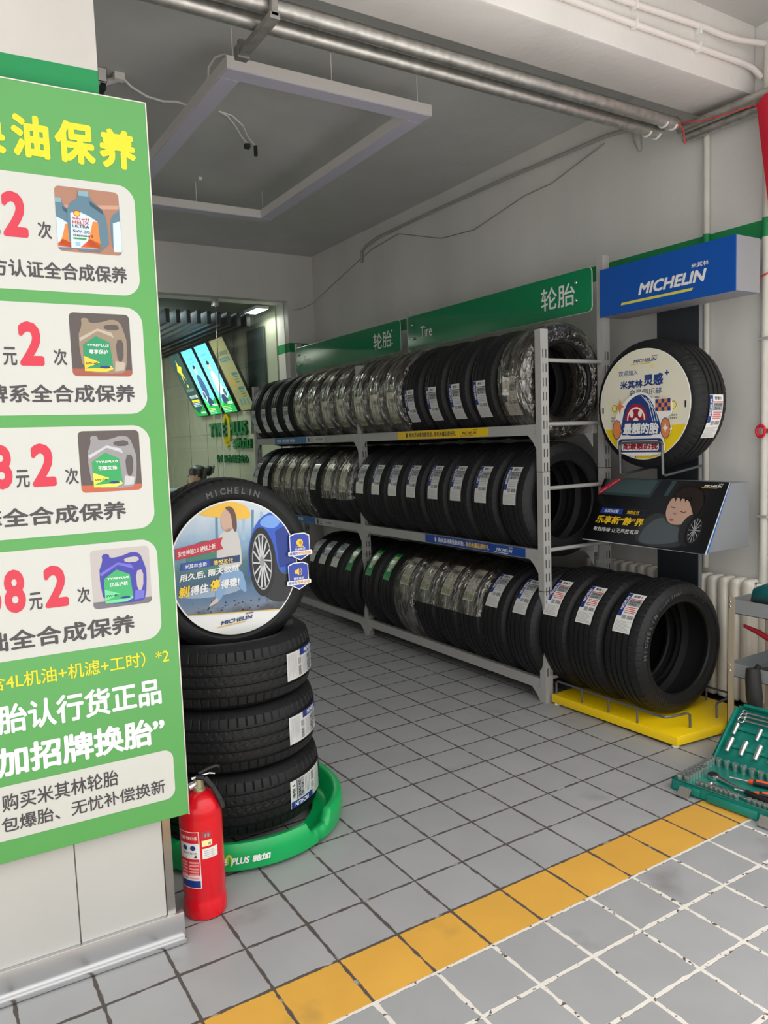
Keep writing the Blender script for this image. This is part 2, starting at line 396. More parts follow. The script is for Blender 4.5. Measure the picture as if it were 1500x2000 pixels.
NAVY = pm(28, 52, 128); INKW = pm(238, 238, 236); INKY = pm(250, 205, 40); INKD = pm(45, 45, 50); RED = pm(205, 35, 45); MIDG = pm(150, 152, 156)
def wordmark(p, x0, y0, x1, y1, ink, bar, h=2, slope=0.0, small=True):
    """the tyre maker's word with its yellow underline and the small characters above its end"""
    H = y1 - y0; Wd = x1 - x0
    p.text('MICHELIN', x0 + 0.12 * Wd, y0 + 0.22 * H, x1 - 0.04 * Wd, y0 + 0.68 * H, ink, h, 0.035, 0.25, slope=slope)
    if small: p.text('米其林', x0 + 0.80 * Wd, y0 + 0.80 * H + slope * 0.7 * Wd, x1 + 0.02 * Wd, y1 + slope * 0.7 * Wd, ink, h, 0.02, slope=slope)
    p.poly([(x0, y0 - 0.02 * H), (x0 + 0.76 * Wd, y0 - 0.02 * H + slope * .76 * Wd), (x0 + 0.78 * Wd, y0 + 0.09 * H + slope * .76 * Wd), (x0 + 0.02 * Wd, y0 + 0.09 * H)], bar, h)

exec_later = []
# ------------------------------------------------------------------ the setting
WX = 2.15; CZ = 3.36; YB = 5.52
WALL = wall_mat('grey_wall_paint', (0.69, 0.675, 0.645)); CEIL = wall_mat('grey_ceiling_paint', (0.56, 0.56, 0.545), stripe=False)
PALE = wall_mat('white_plaster_paint', (0.79, 0.76, 0.725), stripe=False)
def struct(mb, name, **kw): return tag(mb.build(name, **kw), kind='structure')
struct(MB().box(-8, 6, -7, 10, -0.2, 0, floor_mat()), 'floor')
struct(MB().box(-7.2, WX + 0.2, 0.72, YB + 0.3, CZ, CZ + 0.2, CEIL), 'ceiling')
struct(MB().box(WX, WX + 0.2, -0.6, 10, 0, 3.6, WALL), 'wall_right')
struct(MB().box(-7.4, -7.2, 0.6, YB + 0.3, 0, 3.6, WALL), 'wall_left')
wb = MB()
wb.box(1.855, WX, YB, YB + 0.28, 0, CZ, WALL)
wb.box(-7.2, 1.855, YB, YB + 0.28, 2.90, CZ, WALL); wb.box(-7.2, -0.9, YB, YB + 0.28, 0, 2.90, WALL)
struct(wb, 'wall_back')
# lintel beam over the entrance and the soffit outside it
bm_ = MB(); bm_.box(-7.4, 2.15, 0.70, 0.995, 3.09, 3.5, PALE)
struct(bm_, 'trim_1', bevel=0.012)
struct(MB().box(-7.4, 2.35, -0.75, 0.71, 3.41, 3.6, wall_mat('soffit_paint', (0.52, 0.51, 0.49), stripe=False)), 'ceiling_outside')
# gate pillar (front face carries the price sign)
PR = math.radians(-2.37)
CLAD = mat(S(196, 195, 191), 0.32, 0, 0.03, 3, name='white_cladding')
pil = MB(); pil.box(-1.36, -0.082, 0.012, 0.50, 2.02, 3.45, wall_mat('pillar_paint', (0.62, 0.585, 0.545), 2.395, 2.475)); pil.box(-1.36, -0.075, 0.012, 0.50, 0, 2.02, CLAD)
pillar = struct(pil, 'wall_front'); pillar.location = (-0.935, 0.545, 0); pillar.rotation_euler = (0, 0, PR)
for i, (a, b_) in enumerate(((-0.285, -0.048), (-0.85, -0.288), (-1.36, -0.853))):
    o = MB().box(a, b_, 0, 0.0125, 0.095, 2.0, CLAD).build('cladding_panel', pillar, bevel=0.0015)
o = MB().box(-0.046, -0.022, -0.002, 0.05, 0.05, 2.0, STEEL).build('corner_strip', pillar, bevel=0.001)
sk = MB(); sk.box(-1.36, 0.0, -0.012, 0.012, 0.018, 0.095, mat((0.62, 0.62, 0.63), 0.3, 0.9, name='brushed_aluminium'))
sk.prism([(-1.36, -0.024), (0.0, -0.024), (0.0, -0.010), (-1.36, -0.010)], 0.004, 0.020, CHROME)
bs = struct(sk, 'baseboard_left', bevel=0.002); bs.location = (-0.935, 0.545, 0); bs.rotation_euler = (0, 0, PR)
# reception behind the glass
RW = 1.84
BACKP = wall_mat('reception_panels', (0.47, 0.50, 0.38), stripe=False)
rw = MB(); rw.box(RW, WX, YB + 0.28, 10, 0, 3.2, BACKP)
for y in (6.35, 7.0, 7.75, 8.1, 8.8): rw.box(RW - 0.001, RW + 0.002, y, y + 0.008, 0, 2.9, INKD)
for z in (1.62, 2.35): rw.box(RW - 0.001, RW + 0.002, 6.4, 10, z, z + 0.005, mat(S(120, 125, 105), 0.5))
struct(rw, 'wall_reception')
struct(MB().box(-3.4, WX, 9.8, 10, 0, 3.2, BACKP), 'wall_far')
struct(MB().box(-3.4, WX, YB + 0.28, 10, 2.98, 3.2, BACKP), 'ceiling_reception')
GL = bpy.data.materials.new('clear_glass'); GL.use_nodes = True; nt = GL.node_tree; nt.nodes.clear()
_o = nt.nodes.new('ShaderNodeOutputMaterial'); _x = nt.nodes.new('ShaderNodeMixShader'); _t1 = nt.nodes.new('ShaderNodeBsdfTransparent'); _g = nt.nodes.new('ShaderNodeBsdfGlossy')
_t1.inputs[0].default_value = (0.93, 0.97, 0.94, 1); _g.inputs['Roughness'].default_value = 0.02
_f = nt.nodes.new('ShaderNodeFresnel'); _f.inputs[0].default_value = 1.5
nt.links.new(_f.outputs[0], _x.inputs[0]); nt.links.new(_t1.outputs[0], _x.inputs[1]); nt.links.new(_g.outputs[0], _x.inputs[2]); nt.links.new(_x.outputs[0], _o.inputs[0])
gls = MB().box(-0.9, 1.128, YB + 0.09, YB + 0.10, 0, 2.90, GL); gls.box(1.134, 1.855, YB + 0.09, YB + 0.10, 0, 2.90, GL)
win = struct(gls, 'window_1', smooth=0)
cl = MB(); cl.box(1.10, 1.16, YB + 0.075, YB + 0.115, 2.82, 2.90, CHROME); cl.box(1.128, 1.134, YB + 0.088, YB + 0.102, 0, 2.85, mat((0.35, 0.42, 0.38), 0.3)); cl.build('glass_clamp', win, bevel=0.003)

# ------------------------------------------------------------------ tyres
def tyre_mesh(name, R, W, r, nseg, grooves, nlat, slant=0.0, gd=0.007, fine=0, latd=0.004):
    h = W / 2; tw = 0.405 * W
    ax = {-tw, tw, -tw * .75, tw * .75, 0.0, -tw * .9, tw * .9, -tw * .68, tw * .68}
    for g, gw in grooves:
        for q in (g - gw / 2 - .0015, g - gw / 2, g + gw / 2, g + gw / 2 + .0015): ax.add(q)
        ax.add(g)
    if fine:
        k = 22
        for i in range(k): ax.add(-tw * .66 + 2 * tw * .66 * i / (k - 1))
    ax = sorted(ax)
    def base(a): return R - 0.010 * abs(a / tw) ** 3 - 0.002 * (a / tw) ** 2
    side = [(h * .93, R - .030), (h * .99, R - .045), (h, R - .062), (h * .99, (R + r) / 2 - .004), (h * .94, r + .030), (h * .90, r + .022), (h * .88, r + .006), (h * .80, r)]
    inner = [(h * .66, r + .004), (h * .70, r + .016), (h * .86, r + .045), (h * .88, R - .050), (h * .70, R - .022), (h * .35, R - .015), (0, R - .014)]
    sd = [(a, q, 0) for a, q in side + inner]
    prof = [(a, base(a), 1) for a in ax] + sd + [(-a, q, 0) for a, q, _ in sd[::-1][1:]]
    vs = []; fs = []; k = len(prof)
    for i in range(nseg):
        t = i / nseg
        for a, q, tr in prof:
            if tr:
                ing = any(abs(a - g) <= gw / 2 + 1e-6 for g, gw in grooves)
                if ing: q -= gd
                elif abs(a) > tw * .66:
                    fr = (t * nlat + slant * abs(a) / tw) % 1
                    if fr < 0.13: q -= latd
                elif fine:
                    ph = t * nlat * 1.0 + fine * 0.5 * a / tw * 3 + 0.22 * math.sin(a / tw * 26)
                    if ph % 1 < 0.17: q -= 0.0022
            an = 2 * PI * t
            vs.append((q * math.cos(an), a, q * math.sin(an)))
    for i in range(nseg):
        j = (i + 1) % nseg
        for q in range(k): fs.append((i * k + q, i * k + (q + 1) % k, j * k + (q + 1) % k, j * k + q))
    mb = MB(); mb.add(vs, fs, RUBBER); me = mb.mesh(name, smooth=28)
    return me
def bend(R, a0):
    return lambda u, v, h: (-(R + .0034 + h) * math.cos(a0 + v / R), -u, (R + .0034 + h) * math.sin(a0 + v / R))
SILV = mat((0.74, 0.74, 0.72), 0.22, 0.2, 0, bump=0.25, bscale=18, name='glossy_label_film')
def paper_label(kind, R, a0, size='205/55', rim='R 16', model='浩悦 5'):
    p = Print(bend(R, a0), 0.00025); W = .052; H = .108
    base = SILV if kind != 'red' else PAPER
    if kind == 'green':
        G = pm(20, 140, 70, 0.25); p.rect(-W * .8, -H, W * .8, H, G, 0, 22, 1)
        p.rect(-W * .45, -H * .45, W * .35, H * .72, SILV, 1, 14, 1); p.rect(W * .45, -H * .2, W * .6, H * .8, pm(220, 205, 60, .3), 1, 10, 1)
        for k in range(7): p.rect(-W * .38, H * (.60 - .13 * k), W * .28, H * (.64 - .13 * k), MIDG, 2)
        return p.mesh('paper_label', smooth=60)
    if kind == 'eco':
        W *= .92
        p.rect(-W, -H, W, H, SILV, 0, 22, 1); p.rect(-W * .05, -H * .93, W * .92, -H * .62, pm(105, 160, 65, .35), 1, 4, 1)
        p.rect(-W * .7, H * .35, W * .85, H * .62, MIDG, 1, 4); p.text(size, -W * .62, H * .39, W * .75, H * .58, INKD, 2, .03)
        p.rect(-W * .7, H * .7, W * .85, H * .9, pm(205, 205, 200), 1, 3); p.text(rim, -W * .5, H * .14, W * .5, H * .29, INKD, 2, .03)
        for k in range(5): p.rect(-W * .8, H * (.05 - .1 * k), W * .8, H * (.09 - .1 * k), MIDG, 1)
        for k in range(9): p.rect(-W * .85 + k * W * .08, -H * .9, -W * .85 + k * W * .08 + W * .04, -H * .5, INKD, 1, 3)
        return p.mesh('paper_label', smooth=60)
    acc = RED if kind == 'red' else INKD
    p.rect(-W, -H, W, H, base, 0, 22, 1)
    p.rect(-W, -H * .25, -W * .52, H * .98, NAVY, 1, 14, 1)
    p.text('MICHELIN', -W * .93, H * .06, -W * .62, H * .80, INKW, 2, .03, rot=90)
    p.rect(-W * .5, H * .66, W * .98, H * .70, acc, 1)
    p.text(model, -W * .28, H * .77, W * .72, H * .92, INKD, 2, .03)
    p.rect(-W * .45, H * .30, W * .95, H * .64, MIDG, 1, 4)
    p.text(size, -W * .35, H * .49, W * .85, H * .61, INKD, 2, .03); p.text(rim, -W * .25, H * .335, W * .55, H * .445, INKD, 2, .03)
    for k in range(4): p.rect(-W * .35, H * (.20 - .09 * k), W * (.9 - .1 * (k % 2)), H * (.235 - .09 * k), RED if kind == 'red' else MIDG, 1)
    for k in range(11): p.rect(W * .18 + k * W * .065, -H * .36, W * .18 + k * W * .065 + W * (.025 + .012 * (k % 3)), -H * .18, INKD, 1, 2)
    p.rect(-W * .40, -H * .37, W * .06, -H * .17, MIDG, 1, 2)
    for k in range(9): p.rect(-W * .88, -H * (.47 + .055 * k), W * (.86 - .16 * ((k * 7) % 4)), -H * (.485 + .055 * k), MIDG, 1)
    return p.mesh('paper_label', smooth=60)
def wrap_mesh(name, R, W, r, a0, a1, seed):
    rnd = random.Random(seed); full = a1 - a0 > 6.2; n = 150 if full else max(24, int(150 * (a1 - a0) / 6.28))
    h = W / 2 + .004
    prof = [(-h * .80, R + .001), (-h * .4, R + .004), (0, R + .005), (h * .4, R + .004), (h * .80, R + .001), (h * 1.0, R - .030), (h * 1.03, R - .07), (h * .95, r + .02), (h * .5, r - .006), (0, r - .010),
            (-h * .5, r - .006), (-h * .95, r + .02), (-h * 1.03, R - .07), (-h * 1.0, R - .030)]
    if not full: prof = [(-h * 1.03, R - .07), (-h * 1.0, R - .030)] + prof[:7]
    k = len(prof); vs = []; fs = []; N = n if full else n + 1
    ph = [rnd.random() * 6.28 for _ in range(8)]
    for i in range(N):
        t = a0 + (a1 - a0) * i / n
        for j, (a, q) in enumerate(prof):
            wv = .0014 * math.sin(t * 37 + ph[0] + j) + .0012 * math.sin(t * 61 + ph[1] - 2 * j) + .0008 * math.sin(t * 90 + ph[2] + 3 * j)
            sidek = 1.9 if abs(a) > h * .9 else 1.0
            q2 = q + abs(wv) * sidek + .0016; a2 = a + (wv * sidek if abs(a) > h * .9 else 0)
            if not full and i in (0, n): q2 += rnd.uniform(-.002, .012)
            vs.append((-q2 * math.cos(t), a2, q2 * math.sin(t)))
    for i in range(n):
        j = (i + 1) % N
        for q in range(k if full else k - 1): fs.append((i * k + q, j * k + q, j * k + (q + 1) % k, i * k + (q + 1) % k))
    mb = MB(); mb.add(vs, fs, CLEAR); return mb.mesh(name, smooth=180)
def arc_letters(st, rad, ctr, ch, face, wd_deg, m, out=-1, gap=1.0):
    """letters standing around a sidewall; ctr = angle of the middle seen from -y, clockwise reading"""
    p = Print(None); vs_all = []
    tot = wd_deg; step = math.radians(tot) / max(1, len(st) - 1)
    mb = MB()
    for i, c in enumerate(st):
        if c == ' ': continue
        vs, fs, a0, a1, b0, b1, lay = glyphs(c, .05); th = ctr - (i - (len(st) - 1) / 2) * step
        H = ch; sc = H / 0.7; cx = (a0 + a1) / 2; out_v = []
        for (x, y), q in zip(vs, lay):
            lx = (x - cx) * sc; ly = y * sc + rad
            out_v.append((ly * math.cos(th) + lx * math.sin(th), face - .0001 * q, ly * math.sin(th) - lx * math.cos(th)))
        mb.add(out_v, fs, m)
    return mb
R1, W1, Q1 = .315, .212, .203
R2, W2, Q2 = .328, .222, .216
RP, WP, QP = .335, .236, .2286
CAS = {'a': tyre_mesh('casing', R1, W1, Q1, 216, [(-.022, .010), (.022, .010), (-.056, .009), (.056, .009)], 54, 0.3),
       'b': tyre_mesh('casing', R2, W2, Q2, 216, [(-.022, .010), (.022, .010), (-.058, .009), (.058, .009)], 54, 0.3),
       'p': tyre_mesh('casing', RP, WP, QP, 432, [(-.016, .009), (.018, .009), (-.050, .010), (.053, .009)], 54, 0.8),
       's': tyre_mesh('casing', RP, WP, QP, 504, [(-.020, .009), (.020, .009), (-.060, .009), (.060, .009)], 63, 0.2, fine=1)}
DIM = {'a': (R1, W1, Q1), 'b': (R2, W2, Q2), 'p': (RP, WP, QP), 's': (RP, WP, QP)}
_lab = {}; _wr = {}
def get_label(kind, R, a0, size, rim, model):
    k = (kind, R, round(a0, 2), size, rim, model)
    if k not in _lab: _lab[k] = paper_label(kind, R, a0, size, rim, model)
    return _lab[k]
def get_wrap(c, a0, a1, seed):
    k = (c, round(a0, 2), round(a1, 2), seed)
    if k not in _wr: _wr[k] = wrap_mesh('plastic_wrap', *DIM[c], a0, a1, seed)
    return _wr[k]
def tyre(c, loc, label, group, lk=None, a0=0.0, wrap=None, rot=(0, 0, 0), size='205/55', rim='R 16', model='浩悦 5', spin=None, seed=0):
    t = thing('tyre', label, 'tyre', loc, rot, group)
    o = part('casing', CAS[c], t); o.rotation_euler = (0, random.uniform(0, 6.28) if spin is None else spin, 0)
    if lk: part('paper_label', get_label(lk, DIM[c][0] - (.002 if lk else 0), a0, size, rim, model), t)
    if wrap: part('plastic_wrap', get_wrap(c, wrap[0], wrap[1], seed), t)
    return t
FULL = (-PI, PI)
ordn = ['first', 'second', 'third', 'fourth', 'fifth', 'sixth', 'seventh', 'eighth']
# front edge of the tyres about x = 1.245
def row(shelf, bay, ys, cz, c, specs, cnt_from):
    R = DIM[c][0]; cx = 1.582
    for i, (y, sp) in enumerate(zip(ys, specs)):
        kind, a0, wr, txt, size, rim = sp
        lab = f'{txt}, {ordn[i]} from {cnt_from}, {shelf} shelf'
        tyre(c, (cx, y, cz), lab, f'tyres on the {shelf} rack shelf', kind, a0, wr, size=size, rim=rim, seed=i % 3)
A1_ = math.radians(-15); A2_ = math.radians(17); A3_ = math.radians(38)
wt = lambda a, s, r, t='bare tyre, white label': ('white', a, None, t, s, r)
wp = lambda a, s, r: ('eco', a, FULL, 'film wrapped tyre', s, r)
nearY = [1.55, 1.80, 2.035, 2.27, 2.515, 2.74, 2.96, 3.18]
farY = [3.445, 3.69, 3.93, 4.17, 4.42, 4.66, 4.90, 5.135]
row('top', 'near', nearY, 1.762, 'a',
    [('white', A1_, FULL, 'wrapped tyre bearing a blank note', '205/55', 'R 16')] + [wt(A1_, '205/55', 'R 16')] * 4 + [wp(A1_, '205/55', 'R 16')] * 3, 'near end')
row('top', 'far', farY, 1.762, 'a', [wp(A1_, '195/65', 'R 15')] * 4 + [wt(A1_, '195/65', 'R 15', 'unwrapped tyre, silver label')] * 4, 'middle post towards back')
row('middle', 'near', nearY, 1.105, 'b', [wt(A2_, '225/50', 'R 17')] * 2 + [wt(A2_, '245/45', 'R 18')] * 6, 'near end')
band = (math.radians(-12), math.radians(60))
row('middle', 'far', farY, 1.105, 'b',
    [('eco', A2_, band, 'tyre with torn film band', '215/55', 'R 17'), ('eco', A2_, band, 'tyre with ragged film strip', '215/55', 'R 17'), ('eco', A2_, None, 'unwrapped tyre, silver label', '215/55', 'R 17')]
    + [wp(A2_, '215/55', 'R 17')] * 3 + [wt(A2_, '225/45', 'R 17', 'bare tyre, shiny label')] * 2, 'middle post towards back')
row('bottom', 'near', [1.51, 1.745, 1.965, 2.19, 2.42, 2.66, 2.89, 3.135], 0.385, 'b',
    [wt(A3_, '225/45', 'R 17', 'bare tyre, white label'), wt(A3_, '225/45', 'R 17')]
    + [('eco', A3_, (math.radians(5), math.radians(80)), 'tyre with filmed label', '215/60', 'R 16')] * 3 + [('eco', A3_, (math.radians(-60), math.radians(100)), 'tyre in torn crumpled film', '215/60', 'R 16')]
    + [('green', A3_, None, 'bare tyre, green label', '', '')] * 2, 'near end')
row('bottom', 'far', [3.43, 3.665, 3.87, 4.065], 0.385, 'b', [('green', A3_, None, 'bare tyre, green label', '', '')] + [wt(A3_, '225/45', 'R 17', 'bare tyre, silver label')] * 3, 'middle post towards back')
# the blank note on the wrapped tyre at the near end
for o in list(bpy.data.objects):
    if o.get('label', '').startswith('wrapped tyre bearing'):
        p = Print(bend(R1 + .006, A1_), .0003); p.poly([(-.05, .015), (.005, .01), (.02, .10), (-.04, .115)], PAPER, 1); p.line([(-.02, .105), (-.012, .08), (.0, .10)], .002, INKD, 2)
        p.build('note', o)

# ------------------------------------------------------------------ the rack
PX, RX = 1.372, 1.80
rack = thing('tyre_rack', 'long grey steel tyre rack of two bays and three shelves along the right wall', 'rack', (0, 0, 0))
SLOT = mat((0.02, 0.02, 0.02), 0.7, name='dark_slot')
def post(x, y, h):
    m = MB(); m.box(x - .027, x + .027, y - .022, y + .022, 0, h, GREY); me = MB()
    z = .15
    while z < min(h, 2.0) - .08:
        for dx in (-.011, .011): m.box(x + dx - .003, x + dx + .003, y - .0226, y - .0215, z, z + .045, SLOT)
        z += .075 if int(z * 1000) % 3 else .15
    for zz in (.62, 1.27): m.box(x - .0275, x + .0275, y - .0225, y + .0225, zz, zz + .004, SLOT)
    return m.build('post', rack, weld=False)
PY = (1.405, 3.312, 5.30)
for y in PY:
    post(PX, y, 2.025); post(RX + .045, y, 2.445)
    for z in (.13, .50, .842, 1.18, 1.526, 1.865):
        MB().cyl((PX + .02, y, z), (RX + .03, y, z), .011, GREY, 12).build('rung', rack)
strips = {}
for bi, (ya, yb) in enumerate(((PY[0] + .022, PY[1] - .022), (PY[1] + .022, PY[2] - .022))):
    for zt in (.13, .85, 1.53):
        for x in (PX, RX):
            m = MB(); m.box(x - .021, x + .012, ya, yb, zt - .062, zt - .004, GREY)
            for yy, sg in ((ya, 1), (yb, -1)):
                m.prism([(0, 0), (.075 * sg, 0), (.034 * sg, -.036), (.010 * sg, -.07), (0, -.082)] if sg < 0 else [(0, 0), (0, -.082), (.010, -.07), (.034, -.036), (.075, 0)], 0, .004, GREY)
                n = len(m.v) - 10
                for q in range(10):
                    a, b_, c_ = m.v[n + q]; m.v[n + q] = (x - .0215 - c_, yy + a, zt - .055 + b_)
            bmo = m.build('beam', rack, bevel=.0015, seg=1)
            if x == PX: strips[(bi, zt)] = bmo
def strip(beam, y0, y1, zt, basec, ink, ink2, far=False):
    p = Print(lambda u, v, h: (PX - .0225 - h, -u, v), .0003)
    u0, u1 = -y1, -y0; z0, z1 = zt - .058, zt - .006; Wd = u1 - u0
    p.rect(u0, z0, u1, z1, basec, 0)
    if far:
        p.text('购买 高性能 轮胎', u0 + .05, z0 + .012, u0 + .42, z1 - .012, INKW, 1, .02); p.rect(u0 + Wd * .66, z0, u1, z1, pm(190, 192, 190), 1)
        p.rect(u0 + Wd * .69, z0 + .008, u0 + Wd * .72, z1 - .008, INKD, 2)
        for k in range(3): p.rect(u0 + Wd * .74, z0 + .010 + .013 * k, u0 + Wd * .79, z0 + .014 + .013 * k, INKD, 2)
        p.text('MICHELIN', u0 + Wd * .85, z0 + .018, u1 - .03, z1 - .018, INKD, 2, .02)
    else:
        p.poly(ell(u0 + .115, (z0 + z1) / 2, .009, .017), ink, 1)
        p.text('购米其林高性能轮胎，', u0 + .145, z0 + .010, u0 + .42, z1 - .010, ink, 1, .03); p.text('有机会赢品质好礼', u0 + .43, z0 + .010, u0 + .655, z1 - .010, ink2, 1, .03)
        wordmark(p, u0 + .70, z0 + .006, u0 + .86, z1 - .006, ink, ink, 1)
    tag(p.build('promo_strip', beam), label='printed promotional strip on the shelf edge')
strip(strips[(0, 1.53)], 1.826, 2.795, 1.53, pm(245, 205, 10), INKD, INKD)
strip(strips[(0, .85)], 1.532, 2.499, .85, pm(12, 70, 160), INKW, INKY)
strip(strips[(1, 1.53)], 3.876, 4.852, 1.53, pm(40, 110, 175), INKW, INKW, True)
strip(strips[(1, .85)], 3.77, 4.75, .85, pm(40, 110, 175), INKW, INKW, True)

# green header boards hung on the tall rear posts
def header(y0, y1, lab):
    t = thing('header_board', lab, 'sign', (1.79, y1, 2.15), (0, 0, -PI / 2), 'green header boards above the rack')
    H = .243; Wd = y1 - y0
    m = MB(); P = rrect(0, 0, Wd, H, .03)
    m.add([(u, 0, v) for u, v in P] + [(u, .012, v) for u, v in P], [tuple(range(len(P))), tuple(range(len(P), 2 * len(P)))[::-1]] + [((i + 1) % len(P), i, len(P) + i, len(P) + (i + 1) % len(P)) for i in range(len(P))], mat(S(0, 128, 78), 0.25, name='green_acrylic'))
    m.build('panel', t, bevel=.002)
    e = MB()
    for a, b_ in zip(P, P[1:] + P[:1]): e.tube([(a[0], .004, a[1]), (b_[0], .004, b_[1])], .003, mat((.55, .6, .56), .25, name='clear_edge'), 6)
    e.build('rim', t)
    p = Print(lambda u, v, h: (u, -.0006 - h, v)); p.text('Tire', .175, .068, .318, .150, INKW, 1, 0); p.text('轮胎', Wd - .40, .055, Wd - .125, .185, INKW, 1, .012)
    p.build('lettering', t)
    for u in (.075, Wd - .115):
        for v in (.075, .175): MB().sphere((u, -.004, v), .011, CHROME, 14, (1, .6, 1)).build('screw_cap', t)
header(1.437, 3.285, 'green acrylic sign board reading Tire above the near bay of the rack')
header(3.385, 5.25, 'green acrylic sign board reading Tire above the far bay of the rack')

# ------------------------------------------------------------------ display stand with platform, column and blue header box
ANTH = mat(S(42, 46, 52), 0.4, name='anthracite_panel'); SIDE = mat(S(128, 130, 134), 0.45, name='grey_side_panel')
st = thing('display_stand', 'tyre display stand with yellow platform, dark column and blue header box by the wall', 'display stand', (0, 0, 0))
YEL = mat(S(250, 210, 15), 0.35, name='yellow_enamel')
plat = MB(); plat.prism([(1.388, .574), (1.965, .520), (1.965, 1.36), (1.364, 1.36)], .013, .057, YEL); plat.build('platform', st, bevel=.002)
for x, y in ((1.405, .595), (1.385, 1.335), (1.90, .56), (1.90, 1.33)):
    MB().lathe([(0, 0), (.016, 0), (.018, .004), (.012, .014), (0, .014)], WHITE, 16).build('foot', st).location = (x, y, 0)
col = MB(); col.box(1.990, 1.994, .900, 1.158, .013, 2.20, ANTH); col.box(1.994, 2.022, .899, 1.159, .013, 2.20, SIDE); col.build('column', st)
hb = MB(); hb.box(1.80, 1.804, .566, 1.388, 2.105, 2.361, mat(S(0, 82, 175), 0.4, name='blue_panel')); hb.box(1.804, 1.99, .567, 1.387, 2.106, 2.360, mat(S(150, 148, 152), 0.5, name='light_grey_panel'))
hbo = hb.build('header_box', st, bevel=.001, seg=1)
p = Print(lambda u, v, h: (1.7994 - h, -u, v)); p.text('MICHELIN', -1.125, 2.180, -.735, 2.240, INKW, 1, .05, .28); p.text('米其林', -.805, 2.253, -.708, 2.276, INKW, 1, .02)
p.poly([(-1.24, 2.147), (-.80, 2.147), (-.793, 2.160), (-1.235, 2.160)], pm(225, 215, 90), 1)
p.build('lettering', hbo)
WIRE = mat((.16, .16, .17), 0.4, .6, name='grey_wire')
def rail(pts, name='rail', r=.006): return MB().tube(pts, r, WIRE, 10).build(name, st)
for sx in (-1, 1):
    xr = lambda d: 1.655 + sx * d
    rail([(xr(.085 + .035 * (sx < 0)), .612, .057), (xr(.085 + .035 * (sx < 0)), .614, .120), (xr(.10 + .035 * (sx < 0)), .617, .130), (xr(.235), .632, .130), (xr(.262), .645, .130), (xr(.268), .68, .130), (xr(.268), 1.33, .130), (xr(.268), 1.345, .12), (xr(.268), 1.345, .057)])
    for y in (.80, .98, 1.16): rail([(xr(.268), y, .057), (xr(.268), y, .130)], 'rail_leg', .005)
# wire cradle that holds the upper tyre
for y in (.872, 1.14): rail([(1.976, y, 1.28), (1.69, y, 1.245), (1.672, y, 1.252), (1.668, y, 1.40)], 'tyre_cradle', .007)
rail([(1.668, 1.14, 1.40), (1.668, 1.13, 1.412), (1.668, .882, 1.412), (1.668, .872, 1.40)], 'tyre_cradle', .007)
# wedge shaped leaflet holder
wd = MB(); P = [(1.795, 1.205), (1.974, 1.205), (1.974, .885), (1.632, .885)]
n = len(P); wd.add([(x, .60, z) for x, z in P] + [(x, 1.34, z) for x, z in P], [tuple(range(n)), tuple(range(n, 2 * n))[::-1]] + [((i + 1) % n, i, n + i, n + (i + 1) % n) for i in range(n)], SIDE)
wd.build('lectern_box', st, bevel=.003)
# tyres on the platform
for i, (y, lab) in enumerate(((.855, 'large black tyre nearest the camera on the yellow platform, open rim facing out'), (1.10, 'middle one of the three tyres standing on the yellow platform'), (1.335, 'farthest tyre on the yellow platform, touching the rack post'))):
    t = tyre('p', (1.652, y, .057 + RP), lab, 'tyres on the yellow platform', 'red', math.radians(38), None, size='235/45', rim='ZR18', model='竞驰 5', spin=.2 * i)
    if i == 0:
        arc_letters('MICHELIN', .272, math.radians(158), .024, -WP / 2 - .0012, 42, RUBBER_LT).build('sidewall_lettering', t, weld=False)
        arc_letters('PILOT SPORT', .277, math.radians(111), .014, -WP / 2 - .0012, 34, RUBBER_LT).build('sidewall_lettering', t, weld=False)
        f = MB()
        for cc in (62, 232):
            for a in range(9):
                for b_ in range(4):
                    if (a + b_) % 2: continue
                    th = math.radians(cc + (a - 4) * 2.3); rr = .262 + .009 * b_
                    f.add([((rr + dr) * math.cos(th + dt), -WP / 2 - .0012, (rr + dr) * math.sin(th + dt)) for dr, dt in ((0, 0), (.007, 0), (.007, .03), (0, .03))], [(0, 1, 2, 3)], mat((.028, .028, .03), .35, name='glossy_rubber'))
        f.build('checkered_flag', t)
# upper display tyre and its advertising disc
TX, TY, TZ = 1.705 + WP / 2, 1.015, 1.607
tyre('p', (TX, TY, TZ), 'black tyre hung high on the display stand with a round club poster in its rim', 'display tyres', 'red', math.radians(-14), None, (0, 0, PI / 2), '235/45', 'ZR18', '竞驰 5', spin=.4)
d = thing('advertising_disc', 'round cream and yellow poster disc with a cartoon tyre cut-out, in the upper display tyre', 'poster', (TX - WP / 2 - .006, TY, TZ), (0, 0, -PI / 2), 'round advertising discs')
RD = .283
CREAM = pm(232, 228, 208); YL = pm(238, 208, 20); DBL = pm(30, 62, 130); ORG = pm(225, 135, 75); CRIM = pm(160, 25, 50)
m = MB(); C = ell(0, 0, RD, RD, 64); m.add([(u, 0, v) for u, v in C] + [(u, .004, v) for u, v in C], [tuple(range(64)), tuple(range(64, 128))[::-1]] + [((i + 1) % 64, i, 64 + i, 64 + (i + 1) % 64) for i in range(64)], pm(240, 238, 230))
m.build('disc', d)
p = Print(lambda u, v, h: (u, -.0006 - h, v)); p.clip = ell(0, 0, RD - .004, RD - .004, 64)
p.rect(0, 0, 0, 0, CREAM)
p.poly([(-.4, -.4), (.4, -.4), (.4, .4), (-.4, .4)], CREAM, 0)
p.poly([(-.4, -.4), (.4, -.4), (.4, -.105), (-.4, -.128)], YL, 1)
p.poly(smooth_poly([(-.13, -.29), (-.15, -.20), (-.05, -.215), (-.04, -.30)]), INKW, 2); p.line([(-.05, -.30), (-.045, -.235), (-.06, -.215), (-.14, -.205)], .005, INKD, 3)
wordmark(p, -.078, .205, .09, .243, DBL, YL, 2)
